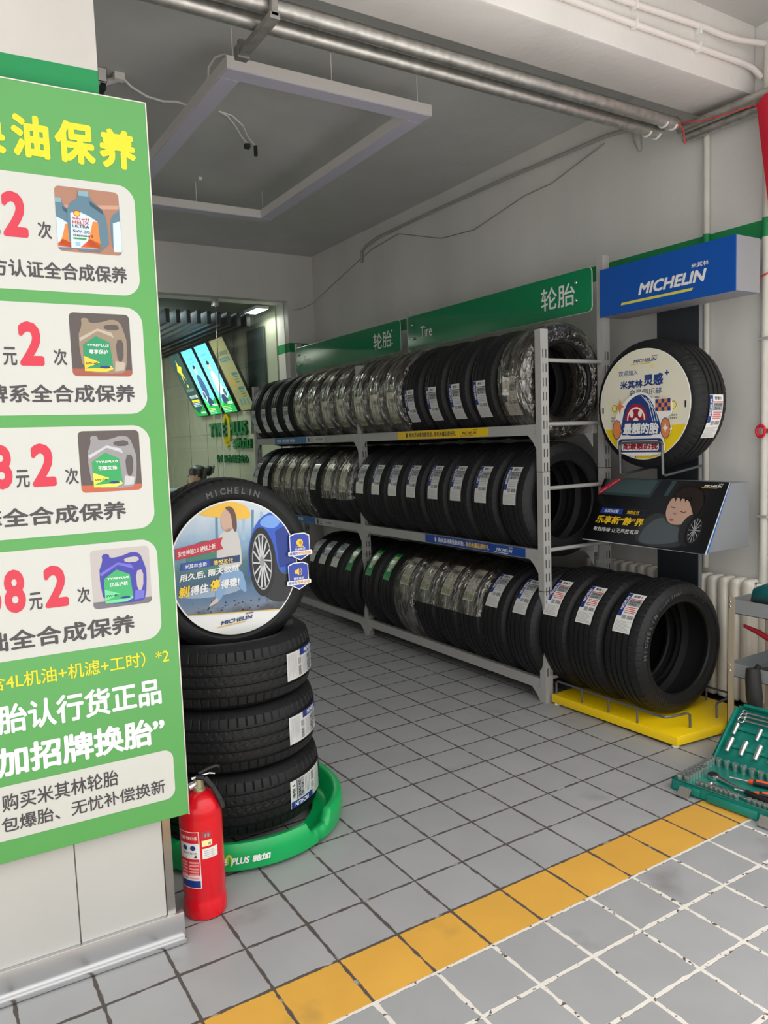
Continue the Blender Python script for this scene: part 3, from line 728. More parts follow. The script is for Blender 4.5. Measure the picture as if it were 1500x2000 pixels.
p.text('欢迎加入', -.155, .152, -.030, .180, DBL, 2, .01); p.text('米其林', -.145, .085, .0, .127, DBL, 2, .05); p.text('灵感', .005, .090, .125, .150, DBL, 2, .05); p.text('+', .135, .135, .160, .160, DBL, 2, .05)
p.text('会员俱乐部', -.085, .048, .115, .078, DBL, 2, .015); p.text('· 智 享 灵 感 ·', -.07, .022, .12, .036, DBL, 2, 0)
for cx, cy, s_ in ((-.165, .20, .012), (.06, .19, .014), (-.22, .02, .010)): p.poly(ell(cx, cy, s_, s_, 4), pm(240, 225, 150), 1)
for cx in (-.185, .185):
    p.poly(ell(cx, -.018, .028, .028), pm(240, 232, 160), 1); p.line(ell(cx, -.012, .016, .018, 16) + [(cx + .016, -.012)], .0025, INKD, 2)
    for k in range(2): p.text('最新活动' if cx < 0 else '专属服务', cx - .022, -.068 - .014 * k, cx + .024, -.058 - .014 * k, INKD, 2)
p.build('artwork', d)
for u, v in ((-.262, -.02), (.255, -.012)): MB().box(u - .003, u + .003, -.004, 0, v - .016, v + .016, BLACK).build('slot', d)
# cut-out in front of the disc
h0 = .016
c = MB(); P = smooth_poly([(-.17, -.075), (-.150, -.03), (-.128, .0), (-.06, .055), (.02, .066), (.075, .02), (.185, .028), (.19, -.055), (.15, -.075), (.19, -.12), (.165, -.17), (.13, -.17), (.15, -.225), (.12, -.262), (-.125, -.262), (-.16, -.22), (-.15, -.17), (-.19, -.13)], 1)
n = len(P); ci = pm(244, 240, 232)
q = Print(lambda u, v, h: (u, -h0 - h, v)); q.poly(P, ci, 0)
c.add([(u, -h0 + .0002, v) for u, v in P] + [(u, -h0 + .004, v) for u, v in P], [((i + 1) % n, i, n + i, n + (i + 1) % n) for i in range(n)], ci)
q.v += []
q.poly(smooth_poly([(-.125, -.10), (-.10, .0), (-.04, .045), (.02, .052), (.06, .02), (.085, -.02), (.12, -.10), (.12, -.16), (-.12, -.16)], 1), DBL, 1)
for k in range(3): q.line([(.005 + .022 * k, .045 - .012 * k), (.05 + .02 * k, .0 - .02 * k), (.075 + .014 * k, -.09)], .0035, INKW, 2)
q.poly(ell(-.03, -.08, .072, .085, 30, 0, PI), CRIM, 3); q.poly(ell(-.03, -.08, .058, .068, 30, 0, PI), ci, 4); q.poly(ell(-.03, -.08, .050, .058, 30, 0, PI), CRIM, 5)
for sx in (-1, 1): q.poly(ell(-.03 + sx * .026, -.048, .012, .018, 16), ci, 6)
q.poly(ell(-.03, -.082, .016, .016, 16, 0, PI), ci, 6)
for cx in (-.155, .15): q.poly(ell(cx, -.125, .028, .05, 30), ORG, 2); q.line(ell(cx, -.125, .028, .05, 24), .004, DBL, 3)
q.poly([(.15, -.10), (.156, -.118), (.168, -.125), (.156, -.132), (.15, -.15), (.144, -.132), (.132, -.125), (.144, -.118)], ci, 4)
q.poly([(-.135, .04), (-.127, .006), (-.105, -.005), (-.127, -.016), (-.135, -.05), (-.143, -.016), (-.165, -.005), (-.143, .006)], ORG, 2)
for a in range(5):
    for b_ in range(3): q.poly([(.09 + .018 * a, -.04 + .020 * b_), (.108 + .018 * a, -.04 + .020 * b_), (.108 + .018 * a, -.02 + .020 * b_), (.09 + .018 * a, -.02 + .020 * b_)], ORG if (a + b_) % 2 else DBL, 2)
q.poly(rrect(-.125, -.155, .118, -.09, .01), DBL, 6); q.text('最靓的胎', -.115, -.152, .108, -.094, INKW, 7, .05, .12)
q.poly(rrect(-.145, -.245, .135, -.175, .02), DBL, 6); q.poly(rrect(-.125, -.236, .112, -.185, .012), ci, 7); q.text('配最靓的我', -.115, -.232, .104, -.190, CRIM, 8, .05, .12)
cut = q.build('tyre_cutout', d); c.build('cutout_edge', cut)
# flip chart on the lectern: local u along -y, v up the slope
fb = thing('flip_chart', 'dark printed flip chart of a sleeping child, leaning on the stand lectern', 'flip chart', (0, 0, 0))
sl = Vector((.18, 0, .321)).normalized(); nr = Vector((-sl.z, 0, sl.x)); O = Vector((1.617, 0, .886)) + nr * .012
fm = lambda u, v, h: tuple(O + Vector((0, -u, 0)) + sl * v + nr * h)
pg = MB(); HB = .367
for k, (m_, dv) in enumerate(((pm(40, 110, 190), 0), (pm(235, 235, 238), -.004), (pm(20, 25, 40), 0))):
    h = (-.010, -.004, 0)[k]; cn = [(-1.352, dv), (-.585 + .004 * (2 - k), dv - .004 * k), (-.582, HB), (-1.350, HB)]
    pg.add([fm(u, v, h) for u, v in cn] + [fm(u, v, h + .003) for u, v in cn], [(3, 2, 1, 0), (4, 5, 6, 7), (0, 1, 5, 4), (1, 2, 6, 5), (2, 3, 7, 6), (3, 0, 4, 7)], m_)
pg.build('pages', fb)
p = Print(lambda u, v, h: fm(u, v, h + .0034)); p.clip = [(-1.352, 0), (-.585, 0), (-.582, HB), (-1.350, HB)]
DK = ramp_mat('dark_car_print', 'Y', [(.6, S(16, 17, 19)), (.95, S(36, 38, 42)), (1.35, S(13, 13, 14))], .3)
p.poly([(-1.352, 0), (-.585, 0), (-.582, HB), (-1.350, HB)], DK, 0)
p.poly([(-1.33, HB), (-1.33, .27), (-1.0, .265), (-.965, HB)], pm(52, 66, 70), 1); p.poly([(-1.31, HB), (-1.31, .285), (-1.01, .28), (-.985, HB)], pm(72, 90, 94), 2)
p.poly([(-.90, HB), (-.92, .28), (-.895, .28), (-.87, HB)], pm(60, 76, 82), 1)
p.poly(smooth_poly([(-1.02, 0), (-1.0, .13), (-.93, .19), (-.86, .17), (-.72, .12), (-.70, 0)]), pm(58, 60, 62), 2)
p.poly(smooth_poly([(-.88, .24), (-.85, .33), (-.78, .355), (-.68, .34), (-.65, .25), (-.67, .15), (-.80, .14)]), pm(30, 25, 25), 3)
p.poly(ell(-.775, .235, .108, .108, 36), pm(38, 31, 29), 3)
face = smooth_poly([(-.868, .17), (-.878, .215), (-.868, .268), (-.82, .30), (-.76, .292), (-.715, .24), (-.712, .175), (-.75, .128), (-.83, .126)])
p.poly(face, pm(196, 160, 142), 4)
p.poly(smooth_poly([(-.878, .262), (-.84, .275), (-.80, .268), (-.765, .262), (-.735, .22), (-.70, .16), (-.67, .25), (-.72, .33), (-.82, .335)]), pm(38, 31, 29), 5)
for q in range(4): p.poly([(-.85 + .028 * q, .275), (-.835 + .03 * q, .275), (-.838 + .028 * q, .248)], pm(38, 31, 29), 5)
p.line([(-.853, .222), (-.838, .216), (-.825, .220)], .004, pm(70, 45, 40), 5); p.line([(-.790, .200), (-.772, .193), (-.757, .200)], .004, pm(70, 45, 40), 5)
p.poly(smooth_poly([(-.832, .192), (-.826, .178), (-.805, .178), (-.808, .19)]), pm(178, 132, 118), 5); p.poly(ell(-.825, .150, .013, .006), pm(165, 90, 90), 5)
p.poly(smooth_poly([(-.98, .08), (-.93, .145), (-.87, .165), (-.85, .13), (-.74, .11), (-.73, .03), (-.98, .0)]), pm(82, 90, 94), 3)
p.poly(ell(-.705, .105, .058, .085, 40), pm(42, 42, 44), 5); p.poly(ell(-.680, .105, .046, .083, 40), pm(22, 22, 23), 6); p.poly(ell(-.678, .105, .034, .066, 40), pm(66, 66, 68), 7); p.poly(ell(-.678, .105, .030, .060, 40), pm(20, 20, 21), 8)
for k in range(12): a = k * PI / 6; p.line([(-.678, .105), (-.678 + .031 * math.cos(a), .105 + .061 * math.sin(a))], .004, pm(160, 160, 165), 9)
p.poly([(-1.350, .30), (-1.350, .262), (-1.215, HB), (-1.262, HB)], pm(205, 25, 50), 10)
p.text('安全神胎 2.0 硬核上新', -1.345, .272, -1.235, .284, INKW, 11, 0, slope=.80)
p.poly([(-1.29, .158), (-1.14, .158), (-1.14, .190), (-1.285, .190)], pm(35, 65, 160), 10); p.text('米其林全新', -1.262, .163, -1.165, .184, INKW, 11, .02)
p.line([(-1.14, .158), (-1.0, .158), (-.995, .190), (-1.14, .190)], .002, pm(60, 70, 110), 10); p.text('浩悦五代', -1.11, .163, -1.03, .184, INKY, 11, .02)
p.text('乐享新“静”界', -1.30, .098, -.985, .145, INKY, 11, .035, .1); p.text('有效降噪 让无声胜有声', -1.295, .052, -.992, .077, INKW, 11, .005)
wordmark(p, -.718, .330, -.607, .356, INKW, INKY, 11)
p.build('cover_print', fb)

# ------------------------------------------------------------------ tyre stack in the green tray with an upright display tyre
SX, SY = -.515, 1.205
tr = thing('tyre_tray', 'green plastic ring tray on castors under the stack of tyres', 'tray', (SX - .012, SY - .060, 0)); tr.scale = (.96, .96, 1)
GRN = mat(S(8, 168, 88), 0.33, 0, .04, 4, name='green_plastic')
m = MB(); nseg = 180; prof = [(.412, .018), (.424, .022), (.430, .06), (.428, .0), (.418, .0), (.382, .0), (.345, .0), (.30, .05), (.30, .018)]
vs = []; fs = []
for i in range(nseg):
    a = 2 * PI * i / nseg
    nd = min(abs((a - math.radians(c_) + PI) % (2 * PI) - PI) for c_ in (-64, 26, 116, 206))
    topz = .112 if nd > .17 else (.070 if nd < .12 else .070 + .042 * (nd - .12) / .05)
    seam = .010 if nd < .014 else 0
    pr = [(.30, .018), (.408 - seam, .012), (.418 - seam, .020), (.424 - seam, .070 if topz > .08 else .05), (.421 - seam, topz - .010), (.412, topz), (.395, topz), (.385, topz - .008), (.362, .052), (.352, .046), (.30, .044)]
    for r_, z in pr: vs.append((r_ * math.cos(a), r_ * math.sin(a), z))
k = len(pr)
for i in range(nseg):
    j = (i + 1) % nseg
    for q in range(k): fs.append((i * k + q, j * k + q, j * k + (q + 1) % k, i * k + (q + 1) % k))
m.add(vs, fs, GRN); m.build('ring', tr, smooth=40)
for a in (-66, -30, 24, 114, 204):
    a = math.radians(a); MB().cyl((.385 * math.cos(a), .385 * math.sin(a), .010), (.385 * math.cos(a + .03), .385 * math.sin(a + .03), .010), .010, BLACK, 12).build('castor', tr)
tm = lambda u, v, h: ((.4245 + h) * math.cos(math.radians(-100) + u / .424), (.4245 + h) * math.sin(math.radians(-100) + u / .424), v)
def tyreplus(p, x0, y0, x1, y1, ink, ring, m2, h=1):
    Wd = x1 - x0
    p.text('TYRE', x0, y0, x0 + Wd * .36, y1, ink, h, .05, .25); p.text('PLUS', x0 + Wd * .43, y0, x0 + Wd * .68, y1, ink, h, .05, .25)
    cx = x0 + Wd * .40; cy = (y0 + y1) / 2; H = y1 - y0
    p.line(ell(cx, cy, H * .42, H * .95, 26, -.9, 3.6), H * .28, ring, h); p.line(ell(cx + H * .05, cy, H * .22, H * .75, 20, -.9, 3.6), H * .10, ring, h)
    p.text('驰加', x0 + Wd * .73, y0, x1, y1, m2, h, .06, .15)
p = Print(tm); tyreplus(p, -.215, .046, .028, .070, INKW, pm(190, 215, 60), INKW, 1); p.build('lettering', tr)
lk = [(-PI / 2, math.radians(-55), 'lowest'), (PI / 2, math.radians(-52), 'middle'), (PI / 2, math.radians(-50), 'topmost')]
for i, (rx, dirang, nm) in enumerate(lk):
    t = thing('tyre', f'{nm} of the three tyres lying flat in the green tray, large paper label', 'tyre', (SX - .004 * i, SY + .006 * i, .052 + WP / 2 + i * (WP + .002)), (0, 0, 0), 'tyres stacked in the green tray')
    M_ = Matrix.Rotation(dirang - PI, 4, 'Z') @ Matrix.Rotation(rx, 4, 'X'); t.rotation_euler = M_.to_euler()
    o = part('casing', CAS['s'], t); o.rotation_euler = (0, .7 * i, 0)
    part('paper_label', get_label('white', RP - .002, 0.0, '235/45', 'R 18', '浩悦 5'), t)
ztop = .052 + 3 * (WP + .002)
DZ = ztop + RP - .085
t = tyre('s', (SX, 1.075 + WP / 2, DZ), 'upright tyre standing on top of the tyre stack with a round rain scene poster', 'display tyres', None, 0, None, (math.radians(-1.5), 0, 0))
arc_letters('MICHELIN', .274, math.radians(88), .022, -WP / 2 - .0012, 38, RUBBER_LT).build('sidewall_lettering', t, weld=False)
d = thing('advertising_disc', 'round rain scene poster disc with a blue car, in the tyre on the stack', 'poster', (SX, 1.068, DZ), (math.radians(-1.5), 0, 0), 'round advertising discs')
RD = .252
m = MB(); C = ell(0, 0, RD, RD, 72); m.add([(u, 0, v) for u, v in C] + [(u, .004, v) for u, v in C], [tuple(range(72)), tuple(range(72, 144))[::-1]] + [((i + 1) % 72, i, 72 + i, 72 + (i + 1) % 72) for i in range(72)], INKW)
m.build('disc', d)
p = Print(lambda u, v, h: (u, -.0006 - h, v)); C2 = ell(0, 0, RD - .005, RD - .005, 72); p.clip = C2
cut = lambda u: -.152 - .03 * (u + .2) / .38
SKY = ramp_mat('rain_scene_print', 'Z', [(-.19, S(52, 54, 60)), (-.13, S(70, 74, 82)), (-.10, S(110, 128, 150)), (-.06, S(86, 116, 150)), (0, S(52, 92, 118)), (.06, S(70, 112, 120)), (.14, S(140, 172, 200)), (.25, S(205, 216, 226))], .3, .09, 16)
p.poly([(-.3, cut(-.3)), (.3, cut(.3)), (.3, .3), (-.3, .3)], SKY, 0)
GRNB = pm(60, 120, 95); p.poly(smooth_poly([(-.2, .02), (-.17, .10), (-.09, .12), (-.03, .05), (-.05, -.01)]), pm(70, 128, 112), 1)
for k in range(7): p.line([(-.06 + .035 * k, .25 - .01 * k), (-.068 + .035 * k, .10)], .010, pm(160, 190, 215) if k % 2 else pm(95, 140, 170), 1)
for k in range(40):
    u = random.uniform(-.19, .12); v = cut(u) + random.uniform(.006, .045); p.poly(ell(u, v, .004, .003, 7), pm(105, 108, 115) if k % 2 else pm(32, 33, 36), 1)
p.poly(smooth_poly([(-.22, -.07), (-.05, -.06), (.05, -.075), (-.04, -.10), (-.2, -.095)]), pm(150, 172, 195), 1)
# car
CARB = pm(48, 92, 200); CARD = pm(28, 56, 140)
p.poly(smooth_poly([(.045, -.035), (.05, .06), (.075, .135), (.11, .18), (.16, .20), (.26, .16), (.26, -.03), (.16, -.04), (.14, .03), (.06, -.04)], 1), CARB, 2)
p.poly(smooth_poly([(.10, .16), (.14, .19), (.2, .17), (.17, .13), (.12, .14)]), pm(120, 165, 235), 3); p.poly([(.165, .12), (.25, .16), (.25, -.02), (.175, -.02)], CARD, 3)
p.poly(smooth_poly([(.055, -.04), (.07, .10), (.11, .15), (.16, .08), (.17, -.05), (.24, -.05), (.24, -.16), (.12, -.15)]), pm(40, 40, 46), 4)
p.poly(ell(.105, .01, .052, .132, 48), pm(22, 22, 24), 5); p.poly(ell(.105, .01, .040, .108, 48), pm(180, 182, 186), 6); p.poly(ell(.105, .01, .037, .102, 48), pm(28, 28, 31), 7)
for k in range(14):
    a = 2 * PI * k / 14; p.line([(.105 + .006 * math.cos(a + .4), .01 + .014 * math.sin(a + .4)), (.105 + .037 * math.cos(a), .01 + .10 * math.sin(a))], .006, pm(205, 207, 210), 8)
p.poly(ell(.105, .01, .010, .018, 20), pm(150, 152, 156), 9)
# walker with the yellow umbrella
p.poly(smooth_poly([(-.155, .215), (-.10, .245), (-.04, .255), (.05, .235), (.075, .195), (.06, .175), (-.02, .185), (-.10, .20)]), pm(240, 190, 70), 5)
p.poly(smooth_poly([(-.045, .21), (-.05, .155), (-.025, .13), (.0, .15), (.0, .21), (-.02, .225)]), pm(206, 170, 150), 6); p.poly(smooth_poly([(-.035, .228), (.0, .232), (.015, .19), (.012, .13), (-.004, .14), (-.006, .205)]), pm(105, 75, 62), 7)
p.poly(smooth_poly([(-.075, .03), (-.065, .12), (-.03, .15), (.01, .145), (.025, .08), (.022, -.01), (-.06, -.0)], 1), pm(205, 203, 200), 6)
p.poly(smooth_poly([(-.06, .0), (.02, .0), (.04, -.09), (.022, -.10), (-.015, -.03), (-.075, -.125), (-.095, -.115)], 1), pm(130, 165, 205), 6)
p.poly(smooth_poly([(-.12, -.135), (-.075, -.12), (-.08, -.10), (-.10, -.115)]), pm(215, 190, 175), 7); p.poly(smooth_poly([(-.098, .09), (-.085, .115), (-.078, .08), (-.09, .06)]), pm(235, 180, 70), 7)
p.poly([(-.25, cut(-.25)), (.25, cut(.25)), (.25, cut(.25) - .003), (-.25, cut(-.25) - .003)], pm(235, 195, 70), 9)
p.clip = None
sl_ = .07
p.poly([(-.225, .052), (-.045, .075), (-.055, .095), (-.045, .118), (-.225, .092)], pm(196, 44, 66), 9); p.text('安全神胎2.0 硬核上新', -.215, .062, -.075, .082, INKW, 10, .02, slope=.125)
p.poly([(-.21, .012), (-.10, .016), (-.10, .042), (-.205, .038)], pm(38, 76, 170), 9); p.text('米其林全新', -.195, .016, -.112, .033, INKW, 10, .02, .1, slope=.03)
p.poly([(-.10, .016), (.015, .020), (.018, .046), (-.10, .042)], pm(40, 62, 110), 9); p.text('浩悦五代', -.088, .018, -.012, .036, pm(250, 220, 90), 10, .03, .1, slope=.03)
p.text('用久后, 雨天依然', -.218, -.030, .008, -.002, INKW, 10, .045, .15, slope=sl_)
p.text('刹', -.225, -.088, -.186, -.046, INKY, 10, .05, .15, slope=sl_); p.text('得住', -.182, -.082, -.115, -.048, INKW, 10, .045, .15, slope=sl_)
p.text('停', -.108, -.078, -.070, -.036, INKY, 10, .05, .15, slope=sl_); p.text('得稳!', -.066, -.074, .006, -.040, INKW, 10, .045, .15, slope=sl_)
wordmark(p, -.090, -.215, .055, -.182, pm(32, 44, 110), pm(230, 190, 70), 10, .06)
p.build('artwork', d)
for cx, cy, ta, tb, gl_ in ((.262, .052, '从新到旧', '卓越的制动性能', 0), (.250, -.062, '静音典范', '舒适的驾乘体验', 1)):
    sh = [(-.040, .042), (-.02, .050), (.02, .050), (.040, .040), (.040, -.030), (.0, -.050), (-.040, -.028)]
    b1 = Print(lambda u, v, h: (cx + u, -.012 - h, cy + v)); b1.poly([(x * 1.08, y * 1.08) for x, y in sh], INKW, 0); b1.poly(sh, pm(45, 68, 170), 1)
    if gl_ == 0: b1.poly(ell(0, .016, .014, .014), INKY, 2); b1.poly(ell(.003, .016, .006, .008), pm(200, 150, 30), 3); b1.rect(-.018, -.001, .018, .002, INKY, 2)
    else:
        b1.poly([(-.016, .010), (-.008, .010), (.002, .002), (.002, .032), (-.008, .024), (-.016, .024)], INKY, 2)
        for k in (1, 2): b1.line(ell(.002, .017, .006 * k, .008 * k, 10, -1, 1), .0025, INKY, 2)
    b1.text(ta, -.022, -.014, .022, -.004, INKW, 2, .02); b1.poly(rrect(-.052, -.034, .052, -.016, .006), INKW, 2)
    b1.text(tb[:3], -.046, -.031, -.010, -.019, pm(45, 68, 170), 3, .03); b1.text(tb[3:], -.008, -.031, .046, -.019, pm(220, 150, 30), 3, .03)
    bo = b1.build('badge', d)
    MB().box(cx - .036, cx + .036, -.0118, -.009, cy - .025, cy + .042, INKW).build('backing', bo)
MB().tube([(.262, -.010, .0), (.258, -.010, -.012)], .0015, BLACK, 6).build('tie', d)

# ------------------------------------------------------------------ fire extinguisher
fx = thing('fire_extinguisher', 'red fire extinguisher standing on the floor beside the white pillar', 'fire extinguisher', (-.832, .655, 0), (0, 0, math.radians(6)))
REDP = mat((0.72, 0.006, 0.016), 0.22, 0, .03, 5, name='red_lacquer')
m = MB(); m.lathe([(0, .0), (.055, .0), (.0645, .004), (.0665, .012), (.0665, .052), (.0650, .056), (.0648, .074), (.0665, .078), (.0665, .318), (.0655, .335), (.0665, .338), (.062, .360), (.050, .380), (.034, .392), (.021, .397), (0, .399)], REDP, 48); m.build('cylinder', fx, smooth=50)
m = MB(); BR = mat((.50, .50, .30), .35, .7, name='brass_green'); m.lathe([(.020, .394), (.020, .405), (.016, .408), (.016, .435), (.012, .44), (0, .44)], BR, 24); m.cyl((-.012, 0, .420), (-.048, -.012, .418), .013, CHROME, 20); m.cyl((-.045, -.011, .418), (-.066, -.018, .416), .017, BLACK, 20); m.build('valve', fx)
m = MB(); m.tube([(-.022, .0, .44), (.0, -.008, .444), (.030, -.016, .448), (.046, -.022, .444)], .004, CHROME, 8); m.tube([(.0, -.006, .452), (.03, -.012, .462), (.052, -.018, .466), (.062, -.02, .462)], .005, BLACK, 8); m.build('handle', fx)
m = MB(); pts = [(-.01, -.006, .442), (.012, -.020, .440), (.030, -.038, .410), (.045, -.054, .370), (.050, -.060, .345)]
for a, b_ in zip(pts[:-1], pts[1:]): m.tube([a, b_], .0085, BLACK, 8)
m.build('lever', fx)
mp = lambda u, v, h: ((.0668 + h) * math.sin(u / .0668), -(.0668 + h) * math.cos(u / .0668), v)
p = Print(mp, .00025); bx = -.075
p.rect(bx - .035, .110, bx + .040, .292, PAPER, 0, 1, 10); p.rect(bx - .033, .255, bx + .037, .290, RED, 1, 1, 8); p.text('手提式 干粉灭火器', bx - .028, .266, bx + .032, .278, INKW, 2, .02)
p.rect(bx - .033, .150, bx + .037, .205, RED, 1, 1, 8); p.rect(bx - .033, .112, bx + .037, .135, NAVY, 1, 1, 8)
for k in range(6):
    p.rect(bx - .028, .140 + .010 * k, bx - .004, .146 + .010 * k, pm(230, 150, 150), 2, 1, 3); p.rect(bx + .002, .140 + .010 * k, bx + .034, .146 + .010 * k, pm(230, 150, 150), 2, 1, 3)
for k in range(2): p.poly(ell(bx - .010 + .028 * k, .240, .009, .008, 14), NAVY, 2)
p.text('操作方法', bx - .02, .220, bx + .03, .227, INKD, 2); p.poly([(bx - .01, .209), (bx + .0, .218), (bx - .006, .21)], RED, 2); p.poly([(bx + .02, .209), (bx + .028, .219), (bx + .03, .209)], INKD, 2)
p.build('instruction_label', fx)
p = Print(mp, .00025); p.rect(-.028, .270, .002, .290, pm(170, 60, 70), 0, 1, 4); p.rect(-.018, .272, -.004, .283, MIDG, 1); p.rect(-.028, .243, .004, .262, pm(238, 232, 170), 0, 1, 4); p.rect(-.008, .246, .0, .254, MIDG, 1)
p.build('inspection_sticker', fx)
p = Print(mp, .00025); p.rect(-.028, .203, .022, .236, PAPER, 0, 1, 6)
for k in range(4): p.rect(-.022, .208 + .0065 * k, .014 - .004 * (k % 2), .2095 + .0065 * k, MIDG, 1, 1, 5)
p.build('inspection_sticker', fx)

# ------------------------------------------------------------------ green price sign on the pillar
sg = thing('price_sign', 'tall green price board with white panels and oil can pictures on the left pillar', 'sign', (-.935 + .0265, .513, 0), (0, 0, PR))
m = MB(); m.box(-1.25, 0, .0, .030, .40, 2.395, mat(S(88, 160, 84), 0.35, 0, .03, 2, name='green_board')); m.build('board', sg, bevel=.001, seg=1)
m = MB(); m.box(-.002, .0012, -.0012, .031, .398, 2.397, mat((.62, .60, .52), .35, .6)); m.box(-1.25, 0, -.0012, .031, 2.394, 2.397, mat((.62, .60, .52), .35, .6)); m.build('edge_strip', sg)
WC = pm(203, 203, 196); YT = pm(226, 214, 30); RT = pm(208, 52, 72); KT = pm(72, 66, 70)
fmS = lambda u, v, h: (u, -.0004 - h, v)
for z0, z1 in ((1.883, 2.172), (1.566, 1.852), (1.25, 1.535), (.935, 1.219), (.46, .606)):
    p = Print(fmS); p.poly(rrect(-1.19, z0, -.045 if z0 > .5 else -.036, z1, .045 if z0 > .5 else .028, 8), WC, 1); p.build('white_panel', sg)
p = Print(fmS)
for st_, a, b_, z0, z1 in (('换', .447, .350, 2.211, 2.316), ('油', .337, .249, 2.211, 2.316), ('保', .236, .138, 2.212, 2.318), ('养', .128, .034, 2.213, 2.315), ('车', .55, .455, 2.211, 2.316)): p.text(st_, -a, z0, -b_, z1, YT, 2, .055)
for z0, big, pre in ((2.012, .372, '1'), (1.692, .357, '元'), (1.381, .350, '8'), (1.060, .342, '8')):
    p.text('2', -big, z0, -big + .058, z0 + .112, RT, 3, .05); s0 = big - .075
    p.text('次', -s0 + .005, z0 + .002, -s0 + .038, z0 + .045, KT, 3, .03)
    p.text('元', -big - .038, z0, -big - .006, z0 + .046, KT, 3, .03)
    p.text('8', -big - .095, z0 - .002, -big - .045, z0 + .112, RT, 3, .05); p.text('3', -big - .15, z0 - .002, -big - .102, z0 + .112, RT, 3, .05)
for st_, a, b_, z0, z1 in (('官方认证全合成保养', .448, .078, 1.914, 1.958), ('壳牌系全合成保养', .495, .077, 1.598, 1.645), ('引擎全合成保养', .545, .121, 1.281, 1.330), ('基础全合成保养', .56, .118, .961, 1.014)): p.text(st_, -a, z0, -b_, z1, KT, 3, .035)
p.text('（含4L机油+机滤+工时）*2', -.505, .860, -.030, .903, YT, 2, .015)
p.text('轮胎认行货正品', -.545, .744, -.058, .822, INKW, 2, .035); p.text('“驰加招牌换胎”', -.60, .630, -.055, .710, INKW, 2, .045)
p.text('购买米其林轮胎', -.482, .538, -.190, .584, KT, 3, .02); p.text('包爆胎、无忧补偿换新', -.487, .482, -.064, .523, KT, 3, .02)
p.build('lettering', sg)
def can_pic(x0, y0, x1, y1, bgc, body, shade, lab, tip, txt, grade, floorc):
    p = Print(fmS); fx_ = lambda u: x0 + (x1 - x0) * u; fy = lambda v: y0 + (y1 - y0) * v
    Q = lambda pts: [(fx_(a), fy(b_)) for a, b_ in pts]
    p.clip = rrect(x0, y0, x1, y1, .012); p.poly(rrect(x0, y0, x1, y1, .012), bgc, 2)
    p.poly(Q([(0, 0), (1, 0), (1, .10), (0, .12)]), floorc, 3)
    p.poly(smooth_poly(Q([(.18, .06), (.12, .62), (.20, .80), (.19, .92), (.31, .92), (.32, .84), (.52, .86), (.70, .92), (.84, .88), (.90, .70), (.94, .55), (.90, .10), (.80, .04)]), 1), body, 4)
    p.poly(smooth_poly(Q([(.55, .82), (.80, .84), (.82, .74), (.58, .74)]), 1), bgc, 5); p.poly(smooth_poly(Q([(.74, .58), (.88, .60), (.86, .26), (.76, .22)]), 1), bgc, 5)
    p.poly(Q([(.14, .60), (.45, .76), (.68, .70), (.72, .62), (.45, .72), (.16, .55)]), shade, 6); p.poly(Q([(.72, .25), (.88, .22), (.86, .10), (.70, .08)]), shade, 6)
    p.poly(Q([(.20, .10), (.20, .50), (.42, .64), (.64, .54), (.68, .12), (.56, .07)]), lab, 7); p.poly(Q([(.20, .12), (.20, .32), (.46, .22)]), tip, 8)
    p.poly(Q([(.20, .08), (.20, .12), (.50, .13), (.64, .17), (.68, .12), (.56, .07)]), tip, 8)
    p.text('TYREPLUS', fx_(.25), fy(.475), fx_(.62), fy(.51), INKW, 9, .03, .2); p.text(txt, fx_(.29), fy(.355), fx_(.60), fy(.425), INKW, 9, .02); p.text(grade, fx_(.22), fy(.185), fx_(.42), fy(.22), INKD, 9, .03)
    p.poly(ell(fx_(.54), fy(.145), (x1 - x0) * .09, (y1 - y0) * .02), NAVY, 9)
    p.build('oil_can_picture', sg)
can_pic(-.233, 1.667, -.080, 1.832, pm(88, 78, 76), pm(150, 132, 112), pm(186, 172, 155), pm(40, 145, 98), pm(245, 200, 60), '尊享保护', '5W-40', pm(160, 88, 72))
can_pic(-.232, 1.358, -.074, 1.522, pm(90, 80, 78), pm(148, 146, 148), pm(196, 194, 196), pm(50, 160, 90), pm(240, 230, 80), '引擎先锋', '5W-30', pm(190, 96, 70))
can_pic(-.223, 1.040, -.067, 1.201, pm(186, 178, 176), pm(64, 62, 160), pm(110, 108, 200), pm(60, 170, 105), pm(110, 210, 150), '优品护航', '5W-40', pm(112, 108, 118))
p = Print(fmS); x0, y0, x1, y1 = -.246, 1.987, -.087, 2.151
Q = lambda pts: [(x0 + (x1 - x0) * a, y0 + (y1 - y0) * b_) for a, b_ in pts]
p.clip = rrect(x0, y0, x1, y1, .012); p.poly(rrect(x0, y0, x1, y1, .012), pm(168, 120, 98), 2); p.poly(Q([(0, .70), (1, .80), (1, .74), (0, .64)]), pm(196, 150, 128), 3)
